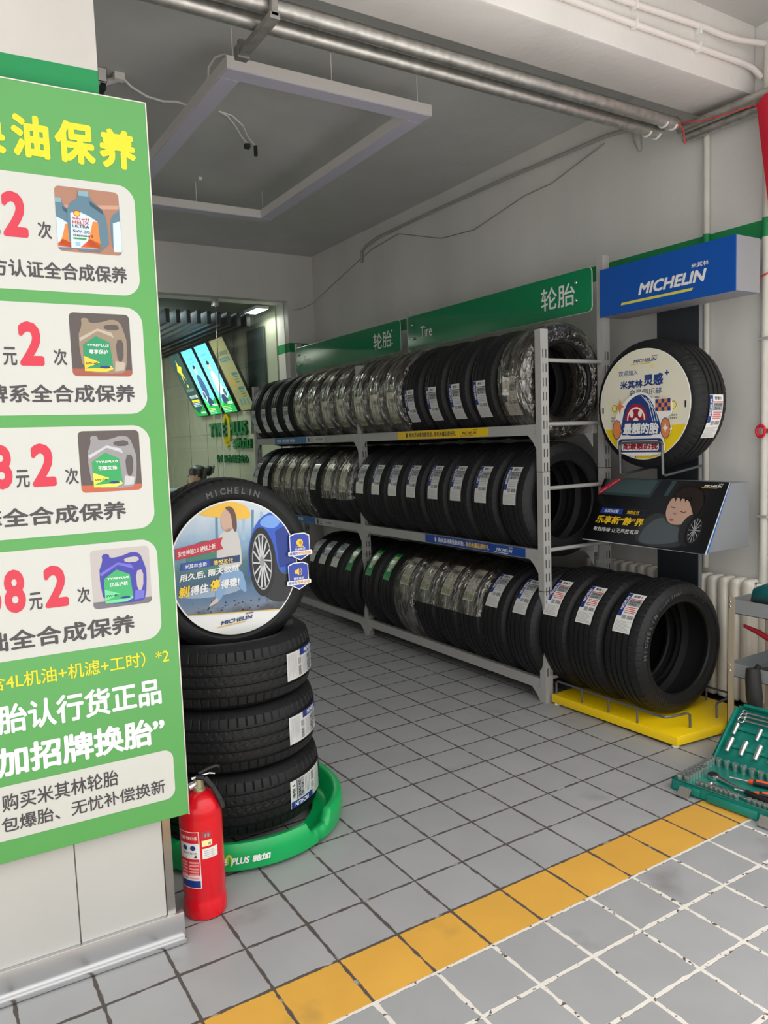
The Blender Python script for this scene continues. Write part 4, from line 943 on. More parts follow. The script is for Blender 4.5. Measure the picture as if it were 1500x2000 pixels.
for dx, sc_ in ((-.42, .85), (.62, .85), (0, 1)):
    F = lambda pts: Q([(dx + .5 + (a - .5) * sc_, b_ * sc_) for a, b_ in pts]); hh = 4 if dx else 8
    p.poly(smooth_poly(F([(.18, .02), (.16, .60), (.22, .76), (.34, .82), (.36, .96), (.52, .96), (.54, .84), (.72, .70), (.78, .58), (.80, .04)]), 1), pm(88, 122, 140), hh); p.poly(F([(.52, .82), (.72, .70), (.74, .62), (.54, .74)]), pm(52, 78, 92), hh + 1); p.poly(F([(.36, .96), (.52, .96), (.52, .88), (.36, .88)]), pm(130, 165, 180), hh + 1)
    p.poly(F([(.20, .06), (.22, .60), (.34, .64), (.50, .58), (.64, .50), (.66, .08)]), pm(205, 220, 230), hh + 1); p.poly(F([(.42, .10), (.50, .28), (.56, .50), (.64, .50), (.66, .08)]), pm(235, 130, 55), hh + 2); p.poly(F([(.34, .08), (.50, .22), (.66, .16), (.66, .08)]), pm(225, 90, 45), hh + 2)
    if dx == 0:
        p.poly(ell(x0 + (x1 - x0) * .32, y0 + (y1 - y0) * .60, .008, .007), pm(240, 190, 60), 11); p.line(ell(x0 + (x1 - x0) * .32, y0 + (y1 - y0) * .60, .008, .007, 14), .0016, RED, 12)
        for st_, v, hgt, ink in (('Shell', .505, .035, RED), ('HELIX', .435, .055, RED), ('ULTRA', .38, .045, INKD), ('5W-30', .30, .045, INKD), ('dexos1', .245, .040, INKD)): p.text(st_, *Q([(.24, v)])[0], *Q([(.24 + .04 * len(st_) + .06, v + hgt)])[0], ink, 12, .012)
        p.poly(Q([(.24, .20), (.44, .20), (.44, .225), (.24, .225)]), pm(60, 150, 80), 12); p.poly(Q([(.27, .10), (.34, .10), (.34, .16), (.27, .16)]), pm(150, 190, 210), 12)
p.build('oil_can_picture', sg)

# ------------------------------------------------------------------ radiator, wall pipes
IVORY = mat(S(226, 220, 208), 0.35, 0, .04, 10, name='ivory_enamel')
rd = thing('radiator', 'ivory column radiator along the right wall behind the display stand', 'radiator', (2.088, 0, 0))
m = MB()
def section():
    q = MB()
    P = rrect(-.052, .05, .052, .695, .022, 5); n_ = len(P)
    inn = [(x * .82, .372 + (z - .372) * .965) for x, z in P]
    q.add([(x, y, z) for y, PP in ((-.0262, inn), (-.018, P), (.018, P), (.0262, inn)) for x, z in PP], [tuple(range(n_)), tuple(range(3 * n_, 4 * n_))[::-1]] + [(k * n_ + (i + 1) % n_, k * n_ + i, (k + 1) * n_ + i, (k + 1) * n_ + (i + 1) % n_) for k in range(3) for i in range(n_)], IVORY)
    for z in (.10, .655): q.cyl((0, -.036, z), (0, .036, z), .022, IVORY, 14)
    return q.mesh('section', smooth=60)
sec = section()
for i in range(17): part('section', sec, rd, (0, .66 + .0665 * i, 0))
MB().cyl((0, .62, .665), (0, .64, .665), .020, CHROME, 20).cyl((0, .555, .665), (0, .62, .665), .013, WHITE, 16).build('valve', rd)
MB().cyl((0, .615, .075), (0, .64, .075), .026, CHROME, 20).cyl((0, .600, .075), (0, .617, .075), .012, CHROME, 16).build('end_plug', rd)
MB().box(-.04, .04, .70, 1.75, 0, .03, BLACK).build('base_rail', rd)
GP = mat(S(205, 202, 192), .4, 0, .05, 10, name='painted_pipe')
def stripe_pipe(name, x, y, z0, z1, lab, r=.017):
    t = thing(name, lab, 'pipe', (x, y, 0))
    MB().cyl((0, 0, z0), (0, 0, 2.395), r, GP, 18).cyl((0, 0, 2.487), (0, 0, z1), r, GP, 18).build('pipe', t)
    MB().cyl((0, 0, 2.395), (0, 0, 2.487), r + .0002, mat((0.006, 0.26, 0.075), .5, name='green_paint'), 18).build('painted_band', t)
    return t
stripe_pipe('water_pipe', 2.127, .953, .72, 3.06, 'thin vertical wall pipe running up behind the blue header box')
t = stripe_pipe('water_pipe', 2.127, .622, .05, 3.30, 'vertical wall pipe with a red valve near the right edge', .019)
t['group'] = 'wall pipes'
MB().cyl((-.02, -.03, 1.449), (.0, -.03, 1.449), .011, mat((.5, .36, .12), .3, .9, name='brass'), 14).cyl((-.03, -.05, 1.449), (0, 0, 1.449), .008, mat((.5, .36, .12), .3, .9), 10).build('valve_stem', t)
MB().tube([(-.036, -.004 + .022 * math.cos(q * PI / 9), 1.449 + .028 * math.sin(q * PI / 9)) for q in range(19)], .008, mat((.65, .01, .03), .3, name='red_handle'), 8).build('valve_wheel', t)
for z in (1.905, 1.02): MB().box(-.024, .022, -.03, .025, z - .006, z + .006, GREY).build('pipe_clip', t)
MB().tube([(-.022, .02, 2.20), (-.025, -.015, 2.212), (-.01, -.03, 2.22), (-.01, -.06, 2.208), (-.015, -.1, 2.215)], .004, mat((.7, .06, .05), .5, name='red_string'), 6).build('tied_string', t)
# cable along the wall under the ceiling
CW = mat(S(165, 164, 160), .5, name='painted_cable')
tag(MB().tube([(2.136, 1.40, 3.185), (2.135, 1.62, 3.215), (2.135, 2.57, 3.240), (2.135, 3.4, 3.245), (2.135, 4.2, 3.243), (2.135, 4.42, 3.215), (2.136, 4.50, 3.18), (2.136, 4.50, 3.09)], .012, CW, 8).build('conduit', smooth=60), 'painted conduit clipped along the top of the right wall', 'conduit')
tag(MB().tube([(2.141, 1.65, 3.18), (2.143, 2.1, 3.08), (2.143, 2.35, 3.075), (2.143, 2.9, 2.985), (2.143, 3.3, 3.02), (2.143, 3.9, 3.2), (2.143, 4.35, 3.17), (2.14, 5.0, 3.02), (2.1, 5.45, 2.88), (2.0, 5.50, 2.83), (1.9, 5.505, 2.81)], .004, CW, 6).build('cable', smooth=60), 'thin loose cable sagging across the right wall', 'cable')
m = MB(); m.tube([(2.14, 1.43, 3.20), (2.12, 1.40, 3.15), (2.13, 1.395, 3.10), (2.14, 1.39, 3.05)], [.02, .024, .020, .006], CW, 10); tag(m.build('cable_end', smooth=60), 'taped grey cable end hanging high on the right wall', 'cable')
# galvanised pipes under the ceiling near the beam
zt = MB
def gpipe(y, z, x1, lab):
    t = thing('steel_pipe', lab, 'pipe', (0, 0, 0), (0, 0, 0), 'galvanised ceiling pipes')
    MB().cyl((-7.0, y, z), (x1, y, z), .030, GALV, 24).build('pipe', t)
    for x in (x1 - .03, x1 - .10):
        MB().tube([(x, y + .033 * math.cos(a), z + .033 * math.sin(a)) for a in [math.radians(q) for q in range(-150, 61, 15)]], .006, WHITE, 8).build('zip_tie', t)
gpipe(1.03, 3.045, 1.985, 'galvanised pipe across the entrance nearest the beam')
gpipe(1.125, 3.03, 1.975, 'second galvanised pipe across the entrance, farther from the beam')
t = thing('steel_pipe', 'pair of grey pipes running out along the right wall under the beam', 'pipe', (0, 0, 0))
MB().cyl((2.05, 1.06, 3.035), (2.06, -.5, 3.035), .026, GALV, 20).build('pipe', t); MB().cyl((2.09, 1.06, 3.0), (2.11, -.5, 3.0), .026, GALV, 20).build('pipe', t)
hg = thing('pipe_hanger', 'rusty steel strut hanger carrying the ceiling pipes', 'bracket', (-.295, 1.02, 2.985))
RST = mat((.36, .34, .32), .5, .6, .2, 20, name='strut_steel')
MB().box(-.020, .020, -.05, .29, -.012, .012, RST).build('strut', hg, bevel=.002); MB().box(-.012, .012, -.05, -.03, .0, .37, RST).build('hanger_rod', hg); MB().box(-.012, .012, .26, .28, .0, .055, RST).build('hanger_rod', hg)
MB().box(-.024, .024, .25, .285, -.018, .028, RST).build('plate', hg)
# conduits on the outer beam face
for pts, lab in (([(-1.0, .682, 3.20), (1.2, .682, 3.198), (2.03, .682, 3.206), (2.09, .675, 3.195), (2.125, .65, 3.15)], 'lower white conduit along the outer beam face'),
                 ([(-1.0, .682, 3.275), (1.16, .682, 3.276), (1.72, .68, 3.298), (1.84, .67, 3.288), (1.95, .66, 3.287), (2.12, .63, 3.295)], 'upper white conduit along the outer beam face')):
    t = thing('conduit', lab, 'conduit', (0, 0, 0), (0, 0, 0), 'conduits on the beam')
    MB().tube(pts, .014, mat(S(228, 220, 216), .5, name='white_conduit'), 12).build('pipe', t, smooth=60)
    for x in (.62, 1.25, 1.68): MB().box(x - .006, x + .006, .664, .700, pts[1][2] - .02, pts[1][2] + .02, WHITE).build('saddle', t, bevel=.002)
# red cloth and string
m = MB(); vs = []; nu, nv = 14, 18
for j in range(nv + 1):
    for i in range(nu + 1):
        a = i / nu; b_ = j / nv; vs.append((2.02 - .02 * math.sin(a * 9 + b_), .612 - .40 * a + .025 * b_ * 0 - .085 * b_ * (1 - a), 2.99 + .05 * a - .55 * b_ + .02 * math.sin(a * 7)))
m.add(vs, [(j * (nu + 1) + i, j * (nu + 1) + i + 1, (j + 1) * (nu + 1) + i + 1, (j + 1) * (nu + 1) + i) for j in range(nv) for i in range(nu)], mat((.62, .006, .03), .55, name='red_cloth'))
m.v += [(x + .006, y, z) for x, y, z in m.v]; m.f += [tuple(q + len(vs) for q in f[::-1]) for f in m.f]; m.mi += m.mi[:]
bn = thing('banner', 'red cloth banner hanging from a string at the upper right', 'banner'); m.build('cloth', bn)
MB().tube([(1.99, 1.04, 3.05), (2.0, .85, 3.005), (2.01, .70, 2.995), (2.02, .612, 2.99)], .003, mat((.7, .06, .05), .5, name='red_string'), 6).build('string', bn)
MB().tube([(1.98, 1.02, 3.075), (1.965, 1.0, 3.03), (1.99, .99, 3.0), (1.985, .98, 2.93)], .004, mat((.7, .06, .05), .5), 6).build('knot', bn)
# ------------------------------------------------------------------ ceiling light frame, loose wires
LAV = mat(S(196, 193, 208), .5, name='lavender_diffuser'); FRM = mat(S(222, 217, 213), .4, .0, name='frame_enamel')
lf = thing('ceiling_light', 'large rectangular frame light hung under the grey ceiling', 'ceiling light', (-.174, 1.748, 3.15))
Lx, Ly, bw, bh = 1.125, 2.15, .096, .058
for x0, x1, y0, y1 in ((0, Lx, 0, bw), (0, Lx, Ly - bw, Ly), (0, bw, bw, Ly - bw), (Lx - bw, Lx, bw, Ly - bw)):
    q = MB(); q.box(x0, x1, y0, y1, .004, bh, FRM); q.box(x0 + .003, x1 - .003, y0 + .003, y1 - .003, 0, .004, LAV); q.build('frame_bar', lf)
for x, y in ((.05, .05), (.56, .05), (1.07, .05), (.05, 2.10), (.56, 2.10), (1.07, 2.10)): MB().cyl((x, y, bh), (x, y, .21), .0025, WHITE, 8).build('suspension_wire', lf)
for x, y in ((.56, -.04), (.56, 2.0)): MB().box(x - .012, x + .012, y - .01, y + .01, .19, .21, WHITE).build('hook', lf)
tag(MB().tube([(-.455, 2.46, 3.34), (-.40, 2.48, 3.31), (-.33, 2.46, 3.27), (-.26, 2.42, 3.245), (-.20, 2.37, 3.235), (-.165, 2.34, 3.215)], .006, WHITE, 8).build('cable', smooth=60), 'white flex looping from the ceiling box to the frame light', 'cable')
m = MB(); m.tube([(-1.2, 2.78, 3.34), (-.7, 2.62, 3.34), (-.52, 2.55, 3.335), (-.46, 2.48, 3.34)], .016, WHITE, 10); m.box(-.49, -.44, 2.45, 2.49, 3.325, 3.358, WHITE); tag(m.build('junction_box', smooth=60), 'white junction box with conduit at the ceiling by the pillar', 'junction box')
tag(MB().tube([(-.13, 1.79, 3.21), (-.15, 1.83, 3.25), (-.17, 1.9, 3.26), (-.18, 1.96, 3.24), (-.17, 2.0, 3.20)], .005, WHITE, 8).build('cable', smooth=60), 'short white cable curl at the near corner of the frame light', 'cable')
m = MB(); m.tube([(.13, 2.66, 3.358), (.18, 2.66, 3.34), (.25, 2.72, 3.32), (.31, 2.79, 3.30), (.37, 2.84, 3.28)], .004, WHITE, 6); m.tube([(.13, 2.66, 3.358), (.20, 2.64, 3.34), (.29, 2.70, 3.32), (.36, 2.80, 3.30), (.43, 2.86, 3.285)], .004, WHITE, 6); m.box(.355, .385, 2.83, 2.86, 3.255, 3.28, BLACK); m.box(.422, .438, 2.85, 2.87, 3.225, 3.285, BLACK)
tag(m.build('wires', smooth=60), 'pair of loose wires with black plugs dangling inside the frame', 'wires')
tag(MB().box(-.56, -.535, 2.45, 2.75, 3.26, 3.29, BLACK).box(-.575, -.53, 2.44, 2.76, 3.29, 3.358, FRM).build('track_light', bevel=.003), 'slim grey ceiling fitting half hidden by the pillar', 'light')

# ------------------------------------------------------------------ reception: slat ceiling, screens, lettering, counter, person
sl_t = thing('slat_ceiling', 'black slatted ceiling over the reception behind the glass', 'ceiling panel', (0, YB + .42, 2.70))
SB = mat((.02, .022, .024), .4, name='black_slat')
for i in range(24): MB().box(1.58 - .105 * i, 1.62 - .105 * i, 0, 3.6, 0, .13, SB).build('slat', sl_t)
area_light('slat_glow', (.9, 7.5, 2.93), (0, 0, 0), .5, 1.6, 24, (.75, .9, 1.0))
dl = thing('downlight', 'small bright white downlight at the end of the slatted ceiling', 'light', (1.70, YB + .44, 2.86)); MB().box(-.07, .07, -.17, .17, 0, .03, WHITE).build('housing', dl); MB().box(-.06, .06, -.16, .16, -.004, 0, mat((1, 1, .96), .5, emit=2.5)).build('diffuser', dl)
def screen(y, name, lab, art):
    t = thing('menu_screen', lab, 'screen', (1.79, y, 1.86), (0, 0, 0), 'slanted menu screens on the reception wall')
    th = math.radians(24); up = Vector((-math.sin(th), 0, math.cos(th))); nn = Vector((-math.cos(th), 0, -math.sin(th)))
    f = lambda u, v, h: tuple(Vector((0, -u, 0)) + up * v + nn * h)
    b = MB(); W, H = .43, .86
    cn = [(0, 0), (W, 0), (W, H), (0, H)]
    b.add([f(u, v, -.03) for u, v in cn] + [f(u, v, 0) for u, v in cn], [(3, 2, 1, 0), (4, 5, 6, 7), (0, 1, 5, 4), (1, 2, 6, 5), (2, 3, 7, 6), (3, 0, 4, 7)], BLACK); b.build('housing', t)
    MB().add([f(W / 2, .6, -.03), f(W / 2 + .02, .6, -.03), f(W / 2 + .02, .62, -.10), f(W / 2, .62, -.10)], [(0, 1, 2, 3)], BLACK).build('bracket', t)
    p = Print(lambda u, v, h: f(u, v, h + .0005)); art(p, W, H); p.build('display', t)
EM = .95
def art_dark(p, W, H):
    e = lambda r, g, b: pm(r, g, b, .3, EM)
    p.rect(.01, .01, W - .01, H - .01, e(38, 72, 74), 0); p.poly([(.01, .01), (W - .01, .01), (W - .01, .16), (.15, .05), (.01, .14)], e(20, 150, 70), 1)
    p.poly([(.15, .70), (.19, .78), (.21, .70), (.29, .68), (.22, .62), (.25, .50), (.18, .58), (.13, .46), (.15, .60), (.08, .64)], e(245, 215, 50), 2); p.poly(ell(.2, .43, .03, .03, 5), e(225, 200, 60), 2)
    p.text('全能保养', .06, .35, .35, .39, e(160, 170, 130), 2); p.text('积分兑换', .07, .255, .37, .30, e(230, 235, 235), 2, .02); p.rect(.08, .205, .36, .235, e(240, 215, 40), 2)
    for k in range(3): p.rect(.08, .185 - .02 * k, .36, .195 - .02 * k, e(200, 220, 220), 2)
    p.text('TYREPLUS', .22, .04, .40, .065, e(240, 245, 240), 3, .03, .2)
def art_blue(k):
    def g(p, W, H):
        e = lambda r, g, b: pm(r, g, b, .3, 1.15)
        gm = ramp_mat('screen_gradient', 'Z', [(0, S(90, 205, 235)), (.4, S(130, 220, 245)), (.8, S(95, 205, 240))], .3, emit=1.1)
        p.rect(.01, .01, W - .01, H - .01, gm, 0); p.poly([(.01, .01), (W - .01, .01), (W - .01, .22), (.12, .14), (.01, .24)], e(20, 160, 72), 1); p.poly([(.01, .24), (.12, .14), (.01, .05)], e(60, 205, 100), 2)
        p.text('专业驱动', .10, .72, .30, .75, e(40, 110, 150), 2); p.text('保障安心' if k else '驰加服务', .12, .67, .32, .695, e(60, 130, 160), 2)
        p.poly(smooth_poly([(.17, .60), (.21, .64), (.25, .60), (.24, .55), (.19, .54)]), e(210, 175, 155), 3); p.poly(smooth_poly([(.16, .62), (.20, .67), (.26, .64), (.24, .61), (.18, .61)]), e(40, 40, 48), 4)
        p.poly(smooth_poly([(.12, .36), (.14, .50), (.20, .54), (.27, .52), (.31, .40), (.30, .24), (.14, .24)]), e(235, 240, 245) if k else e(60, 90, 140), 3); p.poly(smooth_poly([(.15, .24), (.29, .24), (.32, .12), (.12, .12)]), e(45, 60, 95), 3)
        p.poly(ell(.32 if k else .12, .26, .06, .07), e(200, 215, 225), 4); p.poly(ell(.32 if k else .12, .26, .04, .05), e(70, 90, 110), 5)
        p.text('TYREPLUS', .22, .115, .40, .145, e(240, 250, 240), 4, .03, .2)
        for q in range(4): p.rect(.04, .085 - .02 * q, .30 - .04 * (q % 2), .092 - .02 * q, e(235, 225, 80) if q == 0 else e(220, 240, 225), 4)
    return g
def art_cream(p, W, H):
    c = lambda r, g, b: pm(r, g, b, .4)
    p.rect(.01, .01, W - .01, H - .01, c(205, 202, 150), 0); p.text('加入米其林灵感', .06, .66, .38, .71, c(60, 120, 130), 1, .02); p.rect(.08, .59, .36, .635, c(90, 160, 165), 1); p.text('会员俱乐部', .11, .60, .33, .626, INKW, 2)
    p.poly(smooth_poly([(.06, .28), (.08, .42), (.16, .46), (.24, .40), (.22, .26)]), c(230, 200, 110), 1)
    for k in range(2):
        p.rect(.22, .42 - .17 * k, .38, .455 - .17 * k, c(90, 160, 165), 1)
        for q in range(3): p.rect(.24, .395 - .17 * k - .03 * q, .36, .408 - .17 * k - .03 * q, c(120, 150, 130), 1)
    for q in range(3): p.rect(.10 + .10 * q, .07, .16 + .10 * q, .15, c(140, 185, 180), 1)
screen(8.28, 's', 'leftmost dark menu screen with a yellow star on the reception wall', art_dark)
screen(7.77, 's', 'second lit blue menu screen from the left on the reception wall', art_blue(0))
screen(7.27, 's', 'third lit blue menu screen, just left of the cream poster panel', art_blue(1))
screen(6.74, 's', 'cream printed poster panel right of the lit screens', art_cream)
def raised(name, lab, fn, y1, z0, dep=.03):
    t = thing(name, lab, 'sign', (RW - dep, y1, z0), (0, 0, -PI / 2), 'raised wall lettering')
    p = Print(lambda u, v, h: (u, -h, v), .001); fn(p); q = MB(); q.v = p.v[:] + [(a, b_ + dep, c_) for a, b_, c_ in p.v]; n = len(p.v)
    q.f = p.f[:]; q.mi = p.mi[:]; q.mats = p.mats
    from collections import Counter
    cn = Counter(); mm = {}
    for f, mi in zip(p.f, p.mi):
        for a, b_ in zip(f, f[1:] + f[:1]): cn[tuple(sorted((a, b_)))] += 1; mm[tuple(sorted((a, b_)))] = (a, b_, mi)
    for e_, c_ in cn.items():
        if c_ == 1: a, b_, mi = mm[e_]; q.f.append((b_, a, a + n, b_ + n)); q.mi.append(mi)
    q.build('letters', t, weld=False); return t
LG = pm(24, 118, 66); LY = pm(205, 190, 30)
def fn1(p):
    p.text('TYRE', 0, 0, .58, .17, LG, 1, .05, .05); p.text('PLUS', .70, .0, 1.25, .17, LG, 1, .05, .05)
    p.line(ell(.62, .08, .10, .165, 26, -.9, 2.6), .055, LY, 3); p.line(ell(.61, .06, .10, .175, 20, 3.5, 5.1), .03, LY, 3); p.line(ell(.61, .06, .05, .13, 16, 3.7, 5.0), .022, LY, 3)
    p.text('驰加', .80, -.155, 1.36, -.03, LG, 1, .03, .05)
raised('wall_lettering', 'green raised shop lettering with a yellow ring on the reception wall', fn1, 7.93, 1.59)
raised('wall_lettering', 'small green characters in a row under the raised shop lettering', lambda p: p.text('专业驱动 保障安心', 0, 0, 1.05, .10, LG, 1, .012), 7.75, 1.265, .02)
pb = MB(); pb.box(-.02, .0, 6.06, 6.52, 1.6, 2.73, mat((.05, .07, .07), .5)); pb.v = [(x + RW - .012, y, z) for x, y, z in pb.v]; tag(pb.build('wall_panel'), 'dark narrow panel on the reception wall right of the poster', 'panel')
ct = thing('counter', 'pale grey reception counter behind the glass', 'counter', (0, 0, 0)); MB().box(-.3, .95, 6.05, 6.55, 0, 1.0, mat(S(190, 196, 196), .45)).build('body', ct); MB().box(-.34, .99, 6.01, 6.59, 1.0, 1.04, mat(S(175, 190, 195), .3)).build('top', ct, bevel=.004)
# seated person: one skinned body, hair and clothing as children
pe = thing('person', 'person with black hair in a bun, sitting behind the reception counter facing left', 'person', (1.275, 6.75, .02))
SKIN = mat(S(214, 168, 142), .5, name='skin'); HAIR = mat((.010, .009, .009), .4, name='black_hair'); CLOTH = mat(S(60, 66, 78), .8, name='dark_shirt')
def skin(name, pts, edges, rads, m, parent, sub=2):
    me = bpy.data.meshes.new(name); me.from_pydata(pts, edges, []); o = bpy.data.objects.new(name, me); COL.objects.link(o)
    md = o.modifiers.new('Skin', 'SKIN'); md.use_smooth_shade = True
    for i, v in enumerate(me.skin_vertices[0].data): v.radius = rads[i] if isinstance(rads[i], tuple) else (rads[i], rads[i]); v.use_root = (i == 0)
    s2 = o.modifiers.new('Subdivision', 'SUBSURF'); s2.levels = sub; s2.render_levels = sub
    dg = bpy.context.evaluated_depsgraph_get(); ev = o.evaluated_get(dg); nm = bpy.data.meshes.new_from_object(ev)
    bpy.data.objects.remove(o); nm.name = name; nm.materials.clear(); nm.materials.append(m)
    nm.polygons.foreach_set('use_smooth', [True] * len(nm.polygons)); r = bpy.data.objects.new(name, nm); COL.objects.link(r); r.parent = parent
    return r
B = [(0, 0, .50), (0, 0, .68), (0, 0, .86), (-.02, 0, .96), (-.04, 0, 1.02), (-.06, 0, 1.09), (-.055, 0, 1.17), (-.045, 0, 1.215),
     (-.01, .15, .92), (-.08, .20, .74), (-.24, .12, .82), (-.15, .05, .98), (-.13, .04, 1.02), (-.01, -.15, .92), (-.10, -.20, .74), (-.30, -.12, .76), (-.37, -.10, .76),
     (-.38, .09, .50), (-.40, .10, .08), (-.50, .10, .05), (-.38, -.09, .50), (-.40, -.10, .08), (-.50, -.10, .05)]
E_ = [(0, 1), (1, 2), (2, 3), (3, 4), (4, 5), (5, 6), (6, 7), (2, 8), (8, 9), (9, 10), (10, 11), (11, 12), (2, 13), (13, 14), (14, 15), (15, 16), (0, 17), (17, 18), (18, 19), (0, 20), (20, 21), (21, 22)]
Rr = [.13, .12, .13, .06, .048, .075, .082, .06, .055, .042, .034, .026, .030, .055, .042, .032, .028, .065, .045, .035, .065, .045, .035]
body = skin('body', B, E_, Rr, SKIN, pe)
MB().sphere((-.150, 0, 1.135), .012, SKIN, 10, (1.1, .8, 1.2)).sphere((-.075, .078, 1.13), .016, SKIN, 10, (.7, .4, 1.3)).sphere((-.075, -.078, 1.13), .016, SKIN, 10, (.7, .4, 1.3)).build('face_features', body)
for k in range(5):
    z = 1.02 + .012 * k; MB().tube([(-.13, .05 - .004 * k, z - .02), (-.150, .055, z), (-.150, .045, z + .02), (-.14, .035, z + .03)], [.009, .008, .007, .005], SKIN, 8).build('finger', body)
h = MB(); h.sphere((-.035, 0, 1.170), .100, HAIR, 20, (1.02, .92, .82)); h.sphere((-.0, 0, 1.12), .078, HAIR, 16, (.8, 1, 1.0)); h.build('hair', pe)
h = MB(); h.sphere((.085, 0, 1.180), .055, HAIR, 16, (1, 1, 1.1))
for k in range(7): a = k * .9; h.tube([(.085, 0, 1.18), (.12 + .02 * math.cos(a), .03 * math.sin(a), 1.19 + .03 * math.sin(a * 2)), (.14 + .02 * math.cos(a), .05 * math.sin(a), 1.20 + .05 * math.cos(a))], [.02, .012, .003], HAIR, 6)
h.build('hair_bun', pe)
skin('shirt', [(0, 0, .52), (0, 0, .68), (0, 0, .86), (-.015, 0, .945), (-.01, .155, .915), (-.06, .19, .79), (-.01, -.155, .915), (-.07, -.19, .79)], [(0, 1), (1, 2), (2, 3), (2, 4), (4, 5), (2, 6), (6, 7)], [.145, .135, .145, .075, .07, .058, .07, .058], CLOTH, pe)
ch = thing('stool', 'black stool under the seated person at the counter', 'stool', (1.275, 6.75, 0)); MB().lathe([(0, .33), (.17, .33), (.18, .35), (.17, .375), (0, .375)], BLACK, 24).build('seat', ch); MB().cyl((0, 0, .02), (0, 0, .33), .025, CHROME, 14).cyl((0, 0, 0), (0, 0, .02), .18, CHROME, 24).build('pedestal', ch)

# ------------------------------------------------------------------ workshop trolley and tool case at the right edge
CT = thing('tool_trolley', 'grey metal tool trolley with tan legs at the right edge', 'trolley', (1.70, .53, 0))
TRAY = mat(S(150, 154, 156), .4, .2, .04, 9, name='grey_tray_metal'); LEG = mat(S(196, 182, 160), .38, .35, .05, 10, name='tan_leg_metal')
for x, y in ((0, 0), (.34, 0), (0, -.56), (.34, -.56)):
    sx = 1 if x == 0 else -1; sy = -1 if y == 0 else 1
    q = MB(); q.box(min(x, x + sx * .003), max(x, x + sx * .003), min(y, y + sy * .034), max(y, y + sy * .034), .03, .68, LEG); q.box(min(x, x + sx * .034), max(x, x + sx * .034), min(y, y + sy * .003), max(y, y + sy * .003), .03, .68, LEG)
    lg = q.build('leg', CT)
    if x == 0:
        rv = MB()
        for z in (.658, .635, .352, .328): rv.sphere((-.002, y + sy * .014, z), .0055, CHROME, 10, (.6, 1, 1))
        rv.build('rivet', lg)
def tray(z0, z1):
    q = MB(); a, b_, c_, d_ = .004, .336, -.556, -.004
    q.box(a, b_, c_, d_, z0, z0 + .003, TRAY); q.box(a, a + .002, c_, d_, z0, z1, TRAY); q.box(b_ - .002, b_, c_, d_, z0, z1, TRAY); q.box(a, b_, c_, c_ + .002, z0, z1, TRAY); q.box(a, b_, d_ - .002, d_, z0, z1, TRAY); return q.build('tray', CT)
tray(.604, .672); tray(.302, .366)
tag(MB().prism([(1.66, .485), (1.75, .47), (1.78, .55), (1.69, .57)], 0, .03, mat(S(150, 128, 105), .8, 0, .2, 30, name='wood')).build('wood_block', bevel=.004), 'small wooden block under the trolley leg', 'wood block')
m = MB(); m.tube([(0, 0, 0), (.0, -.03, .03), (.0, -.12, .055), (0, -.24, .05), (0, -.32, .0)], [.01, .04, .06, .06, .03], mat(S(15, 95, 100), .5, 0, .1, 10, name='teal_cloth'), 14); o = m.build('tool_bag'); o.location = (1.80, .47, .655); tag(o, 'dark teal tool pouch lying in the top trolley tray', 'tool pouch')
o = MB().box(0, .10, -.10, 0, 0, .045, mat(S(200, 90, 60), .6, name='orange_rag')).build('box', bevel=.006); o.location = (1.72, .50, .608); tag(o, 'small orange box in the front corner of the top trolley tray', 'box')
m = MB(); m.tube([(1.74, .47, .545), (1.745, .40, .525), (1.75, .25, .46), (1.76, .10, .42)], [.008, .013, .013, .013], mat((.30, .008, .02), .35, name='dark_red_grip'), 12); m.tube([(1.74, .48, .548), (1.74, .47, .545)], [.004, .009], CHROME, 10); tag(m.build('pry_bar', smooth=60), 'pry bar with dark red grip resting above the lower trolley tray', 'pry bar')
m = MB(); m.prism([(0, 0), (.06, -.02), (.10, -.18), (.02, -.22), (-.03, -.12)], 0, .05, BLACK); o = m.build('tool_roll', bevel=.01); o.location = (1.74, .42, .306); tag(o, 'black tool roll lying in the lower trolley tray', 'tool roll')
m = MB(); m.tube([(1.683, .39, .37), (1.678, .385, .32), (1.68, .38, .24), (1.682, .375, .17), (1.684, .37, .14)], [.03, .034, .036, .028, .012], mat((.02, .019, .018), .6, name='black_leather'), 12); m.tube([(1.69, .385, .36), (1.72, .385, .375)], .012, BLACK, 8); tag(m.build('tool_holster', smooth=60), 'black leather holster hanging off the lower trolley tray', 'holster')
# open case
CA = math.radians(6)
tcs = thing('tool_case', 'open teal plastic socket case with chrome tools on the tiled floor', 'tool case', (1.035, .335, 0), (0, 0, CA))
LX, LY = .315, .50
m = MB(); m.box(0, LX, -LY, 0, .0, .010, TEAL)
m.box(0, .012, -LY, 0, 0, .048, TEAL); m.box(LX - .012, LX, -LY, 0, 0, .048, TEAL); m.box(0, LX, -.012, 0, 0, .048, TEAL); m.box(0, LX, -LY, -LY + .012, 0, .048, TEAL); m.box(.012, LX - .012, -LY + .012, -.012, .01, .030, TEAL)
m.box(-.012, .003, -.13, -.05, .008, .04, TEAL); m.box(-.014, .003, -.36, -.16, .004, .036, TEAL); m.build('base_shell', tcs, bevel=.004)
th = math.radians(41)
lid = MB(); lid.T = Matrix.Translation((LX + .012, 0, .022)) @ Matrix.Rotation(-th, 4, 'Y')
lid.box(0, .30, -LY, 0, -.012, 0, TEAL); lid.box(0, .014, -LY, 0, -.012, .026, TEAL); lid.box(.286, .30, -LY + .03, -.03, -.012, .026, TEAL); lid.box(0, .275, -.014, 0, -.012, .026, TEAL); lid.box(0, .30, -LY, -LY + .014, -.012, .026, TEAL)
for v in (.085, .175): lid.box(v, v + .018, -LY + .02, -.02, -.002, .010, TEAL)
lo = lid.build('lid', tcs, bevel=.004)
